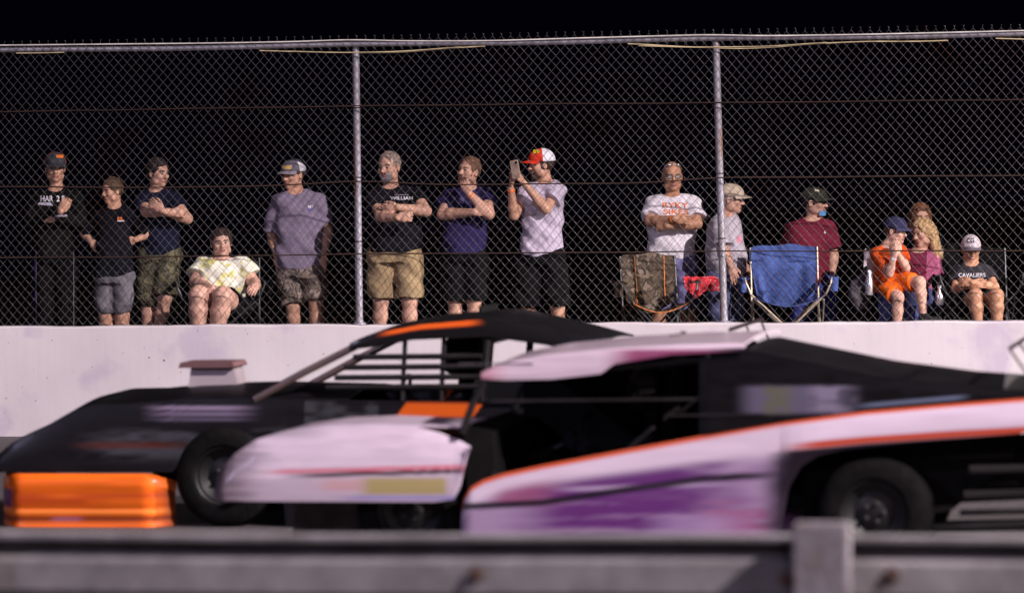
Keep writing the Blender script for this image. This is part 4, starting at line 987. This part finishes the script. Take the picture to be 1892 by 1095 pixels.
    def driver(s, px, py, helmet, suit, label):
        p = at(px, py, s.Yn); X, Z = p[0], p[2]; Yd = s.Yc+.18; c = np.array([X, Yd, Z])
        root = empty('person', (X, Yd, Z-.7)); tag(root, label, 'person')
        F = Field(c-[.62, .36, .85], c+[.36, .36, .2], .011)
        H = Head(c, -97, 4, 0, 1.0); H.skin(F)
        F.cone(c-[0, 0, .08], c-[-.03, 0, .18], .05, .06, .03)
        F.ell(c+[.06, 0, -.38], (.12, .17, .22), None, .05); F.ell(c+[.05, 0, -.62], (.14, .17, .12), None, .05)
        for q in (-1, 1):
            sh = c+[.04, q*.19, -.24]; el = c+[-.16, q*.24, -.44]; wr_ = c+[-.40, q*.14, -.33]
            F.cone(sh, el, .055, .045, .03); F.cone(el, wr_, .045, .032, .02); hand(F, wr_, (-.8, 0, .5), (-.3, -q, 0), q, 1, 1.1)
            F.cone(c+[.02, q*.10, -.66], c+[-.42, q*.12, -.56], .085, .06, .03)
        V, Fc = F.mesh(); mesh_obj('body', V, Fc, suit, root)
        Fh = Field(c-.2, c+.22, .009); Fh.ell(c+[.01, 0, .015], (.138, .122, .145), None, .01); Fh.ell(c+[-.06, 0, -.06], (.085, .09, .075), None, .04)
        V, Fc = Fh.mesh(); hm = mesh_obj('helmet', V, Fc, helmet, root)
        G = [[c+np.array([.01-.146*math.cos(a)*math.cos(e), .130*math.sin(a)*math.cos(e), .02+.15*math.sin(e)]) for a in np.linspace(-1.1, 1.1, 11)] for e in (-.2, 0, .22)]
        MB().sheet(G, .004).build('visor', MT['black_paint'], hm, True)
    def seat(s, px, py, m):
        X, Z = s.xz(px, py); y = s.Yc+.18
        G = [[(X+.10*math.cos(a)*(.4)+.06+.10*v, y+.24*math.sin(a), Z-.62+.95*v) for a in np.linspace(-1.5, 1.5, 11)] for v in np.linspace(0, 1, 8)]
        MB().sheet(G, .02).build('seat', m, s.root, True)
        w_ = empty('steering_wheel', (X-.42, y, Z-.30)); w_.parent = s.root; w_.location = Vector((X-.42, y, Z-.30))-s.root.location
        MB().tube([(X-.42+.05*math.sin(a), y+.17*math.cos(a), Z-.30+.16*math.sin(a)) for a in np.linspace(0, 2*math.pi, 25)], .013, 8, False).build('ring', MT['black_flat'], w_, True)
        MB().tube([(X-.42, y, Z-.30), (X-.75, y, Z-.42)], .015, 8).build('column', MT['bar_dark'], w_, True)
MT['lug'] = mat('lug', (.04, .038, .04), .6, .2)
clear = None
m_, nt_, b_ = new_mat('clear_plastic'); b_.inputs['Base Color'].default_value = (.7, .66, .68, 1); b_.inputs['Alpha'].default_value = .10; b_.inputs['Roughness'].default_value = .12; clear = m_

# ---------- the far car: black and orange
A = Car('black and orange race car with an orange nose, nearer the concrete wall', -8.65, -10.0+2.95, 600)
def paintA(x, y):
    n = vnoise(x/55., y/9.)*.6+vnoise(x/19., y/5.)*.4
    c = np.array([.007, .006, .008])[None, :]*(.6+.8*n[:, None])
    c = mixc(c, (.06, .06, .075), smooth(.2, .8, n)*smooth(120, 230, x)*(1-smooth(520, 640, x))*smooth(785, 805, y)*(1-smooth(835, 860, y))*.8)  # grey-blue sheen painted into the black side
    for ya, yb, col in ((749, 757, (.24, .18, .28)), (760, 768, (.16, .12, .20)), (771, 777, (.10, .08, .13))):
        c = mixc(c, col, smooth(ya-1, ya+2, y)*(1-smooth(yb-1, yb+2, y))*smooth(250, 320, x)*(1-smooth(410, 490, x))*.9)
    c = mixc(c, (.09, .018, .010), smooth(9, 3, abs(y-822))*smooth(110, 200, x)*(1-smooth(280, 380, x))*.7)
    c = mixc(c, (.62, .10, .01), ((y > 746) & (y < 787) & (x > 748-(y-746)*.7) & (x < 890-(y-746)*.7))*1.0)
    c = mixc(c, (.05, .05, .06), ((y > 742) & (x > 560) & (x < 700))*.8*smooth(.2, .6, n)); return c
topA = [(-22, 868), (-8, 842), (20, 818), (60, 800), (95, 780), (135, 757), (175, 748), (235, 747), (330, 738), (450, 735), (640, 739), (890, 742), (1060, 742), (1340, 745)]
botA = [(-22, 872), (300, 872), (318, 872), (335, 850), (370, 828), (415, 820), (460, 828), (495, 852), (520, 900), (530, 985), (1090, 992), (1120, 880), (1205, 850), (1290, 880), (1340, 930)]
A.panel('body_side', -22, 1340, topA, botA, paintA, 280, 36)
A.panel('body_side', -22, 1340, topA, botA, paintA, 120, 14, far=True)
A.cross('hood', [(-20, 868), (-6, 842), (22, 817), (62, 799), (97, 779), (137, 756), (177, 746), (240, 745), (330, 736), (450, 733), (640, 737)], MT['black_paint'], A.Yn+.03, A.Yf-.03, .05)
A.cross('rear_deck', [(1060, 740), (1200, 741), (1340, 744), (1345, 900)], MT['black_paint'], A.Yn+.03, A.Yf-.03, .02)
# orange nose with rounded ribs
nose_pts = [(874, .03), (876, -.01), (882, -.045), (892, -.06), (900, -.062), (906, -.045), (914, -.055), (924, -.062), (934, -.055), (938, -.045), (944, -.062), (950, -.058), (956, -.035), (964, -.035), (969, -.055), (976, -.055), (983, -.03), (988, .02)]
def nose(car, x0, x1, pts):
    G = []; D = []
    for py, off in pts:
        row = []
        for x in np.linspace(x0, x1, 60):
            t = max(0, (x-(x1-55))/55.); t2 = max(0, ((x0+60)-x)/60.); X, Z = car.xz(x, py+(18*t*t if py < 900 else 0)); row.append((X, car.Yn+off-.02+.14*t*t+.35*t2*t2, Z)); D.append((x, py))
        G.append(row)
    o = MB().sheet(G, .02).build('nose_cone', vcol_mat('orange_livery', .45, .1), car.root, True); D = np.array(D+D); x, y = D.T; n = vnoise(x/60., y/7.)
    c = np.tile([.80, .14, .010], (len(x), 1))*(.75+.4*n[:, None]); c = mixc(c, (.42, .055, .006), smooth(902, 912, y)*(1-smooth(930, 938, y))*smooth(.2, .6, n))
    c = mixc(c, (.85, .26, .05), smooth(5, 2, abs(y-942))*.7); c = mixc(c, (.10, .02, .02), smooth(8, 3, abs(y-958))*.8); c = mixc(c, (.30, .12, .20), smooth(6, 2, abs(y-958))*smooth(90, 110, x)*(1-smooth(140, 165, x)))  # rib highlight painted as a bright stripe; dark band and purple patch below
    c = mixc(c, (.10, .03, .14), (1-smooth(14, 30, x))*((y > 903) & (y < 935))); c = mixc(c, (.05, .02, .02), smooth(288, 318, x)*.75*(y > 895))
    ca = o.data.color_attributes.new('livery', 'FLOAT_COLOR', 'POINT'); ca.data.foreach_set('color', np.concatenate([c, np.ones((len(c), 1))], 1).astype(np.float32).ravel()); return o
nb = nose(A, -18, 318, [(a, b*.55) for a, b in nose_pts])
A.cross('nose_panel', [(-6, 985), (-22, 940), (-22, 890), (-10, 876), (0, 870)], MT['orange_paint'], A.Yn+.34, A.Yf-.05, .02)
# roof, pillars, cage
A.panel('roof_side', 645, 1098, [(645, 634), (700, 614), (780, 599), (888, 590), (1000, 614), (1098, 640)], [(645, 646), (700, 640), (760, 628), (900, 622), (1000, 636), (1098, 654)],
    lambda x, y: mixc(np.tile([.006, .005, .006], (len(x), 1)), (.75, .11, .01), (smooth(690, 730, x)*(1-smooth(860, 900, x))*((y-np.interp(x, [645, 700, 780, 888, 1098], [634, 614, 599, 590, 640])) < 9))*1.0), 120, 8, .01)
A.cross('roof', [(645, 634), (700, 614), (780, 599), (888, 590), (1000, 614), (1098, 640)], MT['black_paint'], A.Yn+.02, A.Yf, .03)
pil = mat('pillar_bronze', (.10, .065, .06), .4, .2)
for y in (A.Yn+.03, A.Yf-.03):
    A.tube('pillar', [(468, 738, y), (560, 688, y), (655, 640, y)], .024, pil); A.tube('pillar', [(890, 742, y), (900, 628, y)], .024, MT['bar_dark'])
    A.tube('pillar', [(1092, 650, y), (1340, 742, y)], .022, MT['bar_dark'])
for x_, y_ in ((655, 655), (655, 683)): pass
for py in (660, 679, 698, 716): A.tube('window_bar', [(600+(716-py)*.9, py, A.Yn+.04), (888, py-2, A.Yn+.04)], .019, MT['bar_dark'])
for px in (740, 812): A.tube('window_bar', [(px, 742, A.Yn+.05), (px+6, 622, A.Yn+.05)], .016, MT['bar_dark'])
A.tube('cage_bar', [(900, 740, A.Yn+.1), (1090, 655, A.Yf-.1)], .02, MT['bar_dark']); A.tube('cage_bar', [(900, 632, A.Yn+.1), (900, 632, A.Yf-.1)], .02, MT['bar_dark'])
A.panel('sail_panel', 900, 1340, [(900, 690), (1100, 700), (1340, 742)], [(900, 746), (1340, 748)], lambda x, y: np.tile([.005, .005, .006], (len(x), 1)), 40, 8, .0)
# scoop on the hood
sc_ = A.plate('hood_scoop', [(305, 689), (385, 689), (396, 738), (298, 738)], mat('scoop_grey', (.44, .37, .41), .6), A.Yc-.13, A.Yc+.13)
A.plate('scoop_lid', [(288, 679), (386, 678), (390, 688), (284, 689)], mat('scoop_lid', (.13, .065, .07), .5), A.Yc-.18, A.Yc+.18, sc_)
# engine, floor, frame
eng = mat('engine_metal', (.08, .07, .075), .45, .5, var=.4)
A.plate('engine', [(250, 775), (520, 775), (540, 900), (240, 900)], eng, A.Yc-.24, A.Yc+.24); A.plate('floor_pan', [(320, 978), (1330, 978), (1330, 990), (320, 990)], MT['black_flat'], A.Yn+.08, A.Yf-.08)
A.plate('firewall', [(560, 745), (575, 745), (575, 985), (560, 985)], MT['black_flat'], A.Yn+.06, A.Yf-.06); A.plate('bulkhead', [(1040, 745), (1052, 745), (1052, 985), (1040, 985)], MT['black_flat'], A.Yn+.06, A.Yf-.06)
for px in (415, 1205):
    A.wheel(px, True); A.wheel(px, False); X = A.xz(px, 900)[0]; MB().tube([(X, A.Yn+.2, .33), (X, A.Yf-.2, .33)], .045, 12).build('axle', MT['bar_dark'], A.root, True)
def spoiler(car, p0, p1, ytop, ydeck, dark):
    sp = car.plate('spoiler', [(p0+1, ytop+2), (p0+4, ytop+2), (p0-6, ydeck), (p0-9, ydeck)], clear, car.Yn+.06, car.Yf-.06)
    car.plate('top_edge', [(p0, ytop), (p0+7, ytop), (p0+5, ytop+6), (p0-1, ytop+6)], dark, car.Yn+.04, car.Yf-.04, sp)
    for y in (car.Yn+.08, car.Yc, car.Yf-.08): car.tube('strut', [(p0+55, ydeck, y), (p0+3, ytop+7, y)], .007, dark, sp)
spd = mat('spoiler_edge', (.02, .012, .014), .7, spec=.1)
spoiler(A, 1345, 1352, 606, 742, spd)
A.seat(800, 668, MT['black_flat']); A.driver(800, 668, mat('helmet_dark', (.05, .045, .05), .25, coat=.6), cloth('driver_suit', (.03, .028, .035)), 'driver in dark helmet inside the black and orange race car')

# ---------- the near car: white nose, purple and white side
B = Car('white and purple race car with a black cockpit, nearer the guard rail', -11.4, -9.8, 1250)
topB = [(850, 940), (855, 918), (868, 900), (892, 886), (930, 874), (1000, 859), (1150, 831), (1300, 804), (1450, 778), (1600, 758), (1750, 745), (1892, 734), (2080, 724)]
botB = [(850, 1040), (1440, 1040), (1446, 960), (1458, 900), (1480, 862), (1510, 842), (1560, 830), (1700, 815), (1892, 799), (2080, 786)]
tBx, tBy = zip(*topB)
def paintB(x, y):
    t = np.interp(x, tBx, tBy); s = y-t; n = vnoise(x/110., y/14.)*.6+vnoise(x/47., y/8.+9)*.4; n2 = vnoise(x/150.+7, y/5.)*.6+vnoise(x/70., y/3.)*.4
    W_ = np.array([.60, .49, .61]); c = np.tile(W_, (len(x), 1))*(.88+.2*n[:, None])
    lowr = smooth(22+.04*(x-850), 52+.05*(x-850), s)
    c = mixc(c, (.24, .15, .29), lowr*.8*(x < 1480))
    pur = smooth(900, 1060, x+90*(n-.5))*(1-smooth(1250, 1430, x+120*(n-.5)))*smooth(16+.05*(x-850), 40+.05*(x-850), s)
    c = mixc(c, (.095, .016, .135), pur*.95)
    c = mixc(c, (.24, .05, .13), smooth(880, 940, x)*(1-smooth(970, 1060, x))*smooth(18, 44, s)*(1-smooth(928, 940, y))*.8)
    c = mixc(c, (.26, .07, .18), smooth(1260, 1340, x)*(1-smooth(1400, 1450, x))*smooth(915, 935, y)*smooth(.25, .7, n2)*.8)
    c = mixc(c, (.36, .26, .44), smooth(1170, 1260, x)*(1-smooth(1310, 1400, x))*smooth(940, 962, y)*.6)
    c = mixc(c, (.40, .28, .44), smooth(.45, .9, n2)*smooth(890, 960, y)*pur*.45)
    l2 = 905-(x-1000)*.035; c = mixc(c, (.48, .38, .54), (smooth(6, 1, abs(y-l2))*smooth(1000, 1080, x)*(1-smooth(1250, 1380, x)))*.7)
    l1 = np.interp(x, [850, 1000, 1150, 1300, 1470], [936, 928, 905, 884, 874]); c = mixc(c, (.010, .008, .012), smooth(8, 4, abs(y-l1))*(1-smooth(1380, 1470, x))*.95)
    c = mixc(c, (.012, .008, .014), smooth(1385, 1468, x+30*(n-.5))*smooth(40, 90, s+20*(n-.5))*(s > 34))
    wb = np.interp(x, [1400, 1600, 1892], [52, 60, 66]); c = mixc(c, (.012, .008, .014), smooth(1400, 1470, x)*smooth(-2, 3, s-wb))
    c = mixc(c, (.58, .10, .04), smooth(10, 6, s)); c = mixc(c, (.45, .06, .03), smooth(1420, 1520, x)*smooth(8, 4, abs(s-wb+6)))
    return c
B.panel('body_side', 850, 2080, topB, botB, paintB, 420, 60, .05)
B.panel('body_side', 850, 2080, topB, botB, paintB, 150, 16, .05, far=True)
# white nose and front fender
topF = [(392, 888), (402, 868), (430, 838), (470, 812), (520, 797), (590, 788), (680, 785), (760, 788), (810, 800), (845, 814), (866, 826)]
botF = [(392, 925), (560, 926), (800, 927), (838, 922), (850, 900), (866, 828)]
tFx, tFy = zip(*topF)
def paintF(x, y):
    n = vnoise(x/80., y/8.)*.6+vnoise(x/27., y/4.+5)*.4; c = np.tile([.60, .49, .60], (len(x), 1))*(.84+.26*n[:, None])
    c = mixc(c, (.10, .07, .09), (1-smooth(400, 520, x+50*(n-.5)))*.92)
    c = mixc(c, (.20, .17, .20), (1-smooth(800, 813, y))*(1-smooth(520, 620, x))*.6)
    ln = np.interp(x, [400, 840], [874, 862]); c = mixc(c, (.55, .16, .22), smooth(5, 2.5, abs(y-ln))*smooth(470, 540, x))
    c = mixc(c, (.03, .015, .02), smooth(4.5, 2.5, abs(y-ln-8))*smooth(500, 600, x))
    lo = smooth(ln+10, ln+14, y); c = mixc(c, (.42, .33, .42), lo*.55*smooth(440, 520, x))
    c = mixc(c, (.36, .29, .10), smooth(880, 885, y)*(1-smooth(910, 915, y))*smooth(650, 690, x)*(1-smooth(815, 834, x))*.9)
    c = mixc(c, (.55, .25, .22), smooth(882, 888, y)*(1-smooth(903, 908, y))*smooth(570, 620, x)*(1-smooth(650, 690, x))*.5); c = mixc(c, (.22, .20, .50), smooth(913, 917, y)*(1-smooth(921, 925, y))*smooth(600, 680, x)*.7)
    return c
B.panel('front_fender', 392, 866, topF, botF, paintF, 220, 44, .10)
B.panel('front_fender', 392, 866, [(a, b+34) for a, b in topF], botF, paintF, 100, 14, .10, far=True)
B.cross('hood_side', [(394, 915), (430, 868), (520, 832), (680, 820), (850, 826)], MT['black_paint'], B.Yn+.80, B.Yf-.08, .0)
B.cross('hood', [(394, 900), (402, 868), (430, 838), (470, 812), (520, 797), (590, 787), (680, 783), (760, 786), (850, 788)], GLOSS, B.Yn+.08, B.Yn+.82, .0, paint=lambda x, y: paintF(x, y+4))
B.tube('front_bumper', [(388, 905, B.Yn+.15), (380, 905, B.Yc), (388, 905, B.Yf-.15)], .022, MT['bar_dark']); B.tube('front_bumper', [(388, 945, B.Yn+.15), (380, 945, B.Yc), (388, 945, B.Yf-.15)], .022, MT['bar_dark'])
# cockpit
B.plate('cowl', [(850, 790), (905, 800), (905, 985), (862, 985)], MT['black_flat'], B.Yn+.10, B.Yf-.10)
B.plate('far_door', [(880, 700), (1330, 652), (1460, 760), (1460, 980), (880, 980)], MT['black_flat'], B.Yf-.10, B.Yf-.07)
B.plate('floor_pan', [(420, 1062), (1960, 1062), (1960, 1075), (420, 1075)], MT['black_flat'], B.Yn+.1, B.Yf-.1)
B.plate('engine', [(520, 830), (780, 830), (800, 1010), (500, 1010)], eng, B.Yc-.26, B.Yc+.26)
B.panel('roof_side', 888, 1376, [(888, 688), (930, 670), (1000, 656), (1130, 643), (1250, 637), (1376, 634)], [(888, 700), (930, 702), (1020, 700), (1110, 690), (1135, 672), (1240, 655), (1376, 648)],
    lambda x, y: mixc(mixc(mixc(np.tile([.58, .46, .56], (len(x), 1))*(.85+.25*vnoise(x/60., y/5.)[:, None]), (.22, .02, .10), smooth(1100, 1180, x)*smooth(643, 648, y)*.9), (.45, .12, .16), (1-smooth(890, 950, x))*.6), (.03, .015, .03), smooth(1290, 1376, x)*smooth(640, 644, y)), 160, 12, .02)
B.cross('roof', [(888, 688), (930, 670), (1000, 656), (1130, 643), (1250, 637), (1376, 634)], MT['white_paint'], B.Yn+.02, B.Yf, .025)
for y in (B.Yn+.03, B.Yf-.03): B.tube('pillar', [(852, 800, y), (872, 745, y), (900, 696, y)], .022, MT['bar_dark'])
def paintS(x, y):
    n = vnoise(x/30., y/7.); c = np.tile([.004, .0035, .005], (len(x), 1))*(.6+.9*n[:, None])
    d = (y > 713-.02*(x-1370)) & (y < 768-.05*(x-1370)); f = smooth(1350, 1400, x)*(1-smooth(1530, 1600, x))*smooth(710, 716, y)*(1-smooth(760, 768, y))
    c = mixc(c, (.11, .095, .15), f*.9); c = mixc(c, (.10, .10, .065), f*(1-smooth(1440, 1480, x))*smooth(1400, 1420, x)*.8*(n > .3)); c = mixc(c, (.20, .17, .25), f*smooth(1480, 1520, x)*smooth(.3, .6, n)*.8)
    c = mixc(c, (.12, .14, .22), smooth(5, 2, abs(y-(np.interp(x, tBx, tBy)-9)))*smooth(1560, 1620, x)*(1-smooth(1760, 1800, x))); return c
B.panel('sail_panel', 1290, 2080, [(1290, 664), (1345, 649), (1376, 650), (1600, 694), (1760, 715), (1892, 724), (2080, 716)], [(x, y-1) for x, y in topB if x >= 1300], paintS, 180, 30, .02, y=B.Yn+.02)
B.cross('rear_deck', [(1376, 646), (1600, 692), (1760, 713), (1892, 722), (2080, 714), (2084, 900)], MT['black_paint'], B.Yn+.04, B.Yf-.02, .02)
for y in (B.Yn+.08, B.Yf-.14):
    B.tube('cage_bar', [(1300, 655, y), (1310, 980, y)], .022, MT['bar_dark']); B.tube('cage_bar', [(905, 700, y), (1300, 664, y)], .022, MT['bar_dark'])
    for py in (880, 930): B.tube('cage_bar', [(905, py, y), (1306, py, y)], .02, MT['bar_dark'])
sil = mat('streak_metal', (.5, .45, .5), .2, .9)
B.tube('door_bar', [(1232, 768, B.Yn+.02), (1408, 766, B.Yn+.02)], .007, MT['bar_dark']); B.tube('window_bar', [(905, 742, B.Yn+.05), (1290, 738, B.Yn+.05)], .010, MT['bar_dark'])
B.tube('spot_streak', [(846, 672, B.Yn+.02), (985, 671, B.Yn+.0)], .004, sil)  # bright streak of a moving spot, added as a thin shiny bar
B.tube('rear_bumper', [(1790, 868, B.Yn+.05), (2090, 862, B.Yn+.08), (2100, 862, B.Yf-.1)], .024, MT['bar_dark']); B.tube('rear_bumper', [(1780, 915, B.Yn+.05), (2090, 905, B.Yn+.08), (2100, 905, B.Yf-.1)], .024, MT['bar_dark'])
B.tube('rear_bumper', [(1770, 950, B.Yn+.12), (1990, 945, B.Yn+.12)], .018, MT['bar_dark']); B.tube('exhaust', [(1500, 985, B.Yn+.3), (1960, 975, B.Yn+.3)], .035, MT['rim'])
B.plate('fuel_cell', [(1760, 830), (2000, 820), (2000, 930), (1760, 940)], MT['black_flat'], B.Yc-.35, B.Yc+.35); B.plate('inner_fender', [(1470, 800), (1880, 800), (1860, 860), (1750, 950), (1470, 1000)], MT['black_flat'], B.Yn+.32, B.Yn+.35)
for px in (748, 1612):
    B.wheel(px, True, inset=.13 if px < 800 else .04); B.wheel(px, False, inset=.13 if px < 800 else .04); X = B.xz(px, 900)[0]; MB().tube([(X, B.Yn+.2, .33), (X, B.Yf-.2, .33)], .045, 12).build('axle', MT['bar_dark'], B.root, True)
spoiler(B, 1862, 1900, 641, 722, spd)
B.seat(1150, 735, MT['black_flat']); B.driver(1150, 740, mat('helmet_black', (.012, .012, .014), .25, coat=.6), cloth('driver_suit_black', (.012, .011, .014)), 'driver in black helmet inside the white and purple race car')
# ================================================================ GUARD RAIL nearest the camera
YR = -18.3
zr = lambda py: at(946, py, YR)[2]
steel = mat('weathered_steel', (.19, .175, .19), .8, .0, c2=(.12, .11, .118), thr=(.35, .65), vscale=5, bump=.2, bscale=9)
rail = empty('guard_rail', (3.3, YR, 0)); tag(rail, 'weathered grey steel guard rail with a square post along the near edge of the track', 'guard rail')
prof = [(.03, zr(986)), (-.03, zr(986)), (-.042, zr(989)), (-.042, zr(997)), (-.02, zr(999)), (.07, zr(1002)), (.07, zr(1022)), (-.015, zr(1029)), (-.048, zr(1038)), (-.062, zr(1092)), (-.03, zr(1104)), (.05, zr(1112)), (.05, zr(1122)), (-.03, zr(1128)), (-.042, zr(1134)), (-.042, zr(1142)), (.03, zr(1146))]
G = [[(x, YR+y+.004*math.sin(x*2.3), z+.004*math.sin(x*1.7+.5)) for x in np.arange(-6, 13, .25)] for y, z in prof]
beam = MB().sheet(G, .006).build('beam', steel, rail, True)
def rpost(pxl, pxr, ptop):
    x0 = at(pxl, 1050, YR-.1)[0]; x1 = at(pxr, 1050, YR-.1)[0]; z1 = at((pxl+pxr)/2, ptop, YR-.17)[2]
    o = MB().box((x0, YR-.20, -.02), (x1, YR-.07, z1)).build('post', mat('post_concrete', (.17, .15, .175), .85, c2=(.14, .115, .12), thr=(.45, .62), vscale=9, bump=.3, bscale=20), rail)
    bm = bmesh.new(); bm.from_mesh(o.data); bmesh.ops.bevel(bm, geom=bm.edges[:], offset=.010, segments=3, affect='EDGES'); bm.to_mesh(o.data); bm.free()
rpost(1470, 1572, 966); w_ = at(1572, 1050, YR)[0]-at(1470, 1050, YR)[0]
for k in (-2, -1, 1, 2):
    o = at(1521, 1050, YR)[0]+k*3.81-w_/2; mb = MB().box((o, YR-.20, -.02), (o+w_, YR-.07, zr(966))); mb.build('post', steel, rail)
rb = mat('rusty_bolt', (.07, .035, .025), .8, var=.4)
for px, py in ((1452, 1069), (1648, 1062), (880, 1060)):
    c = at(px, py, YR-.062); MB().lathe(c, (0, -1, 0), [(0, .034), (.006, .034), (.008, .020), (.018, .019), (.022, .012), (.022, .001)], 16).build('bolt', rb, rail, True)
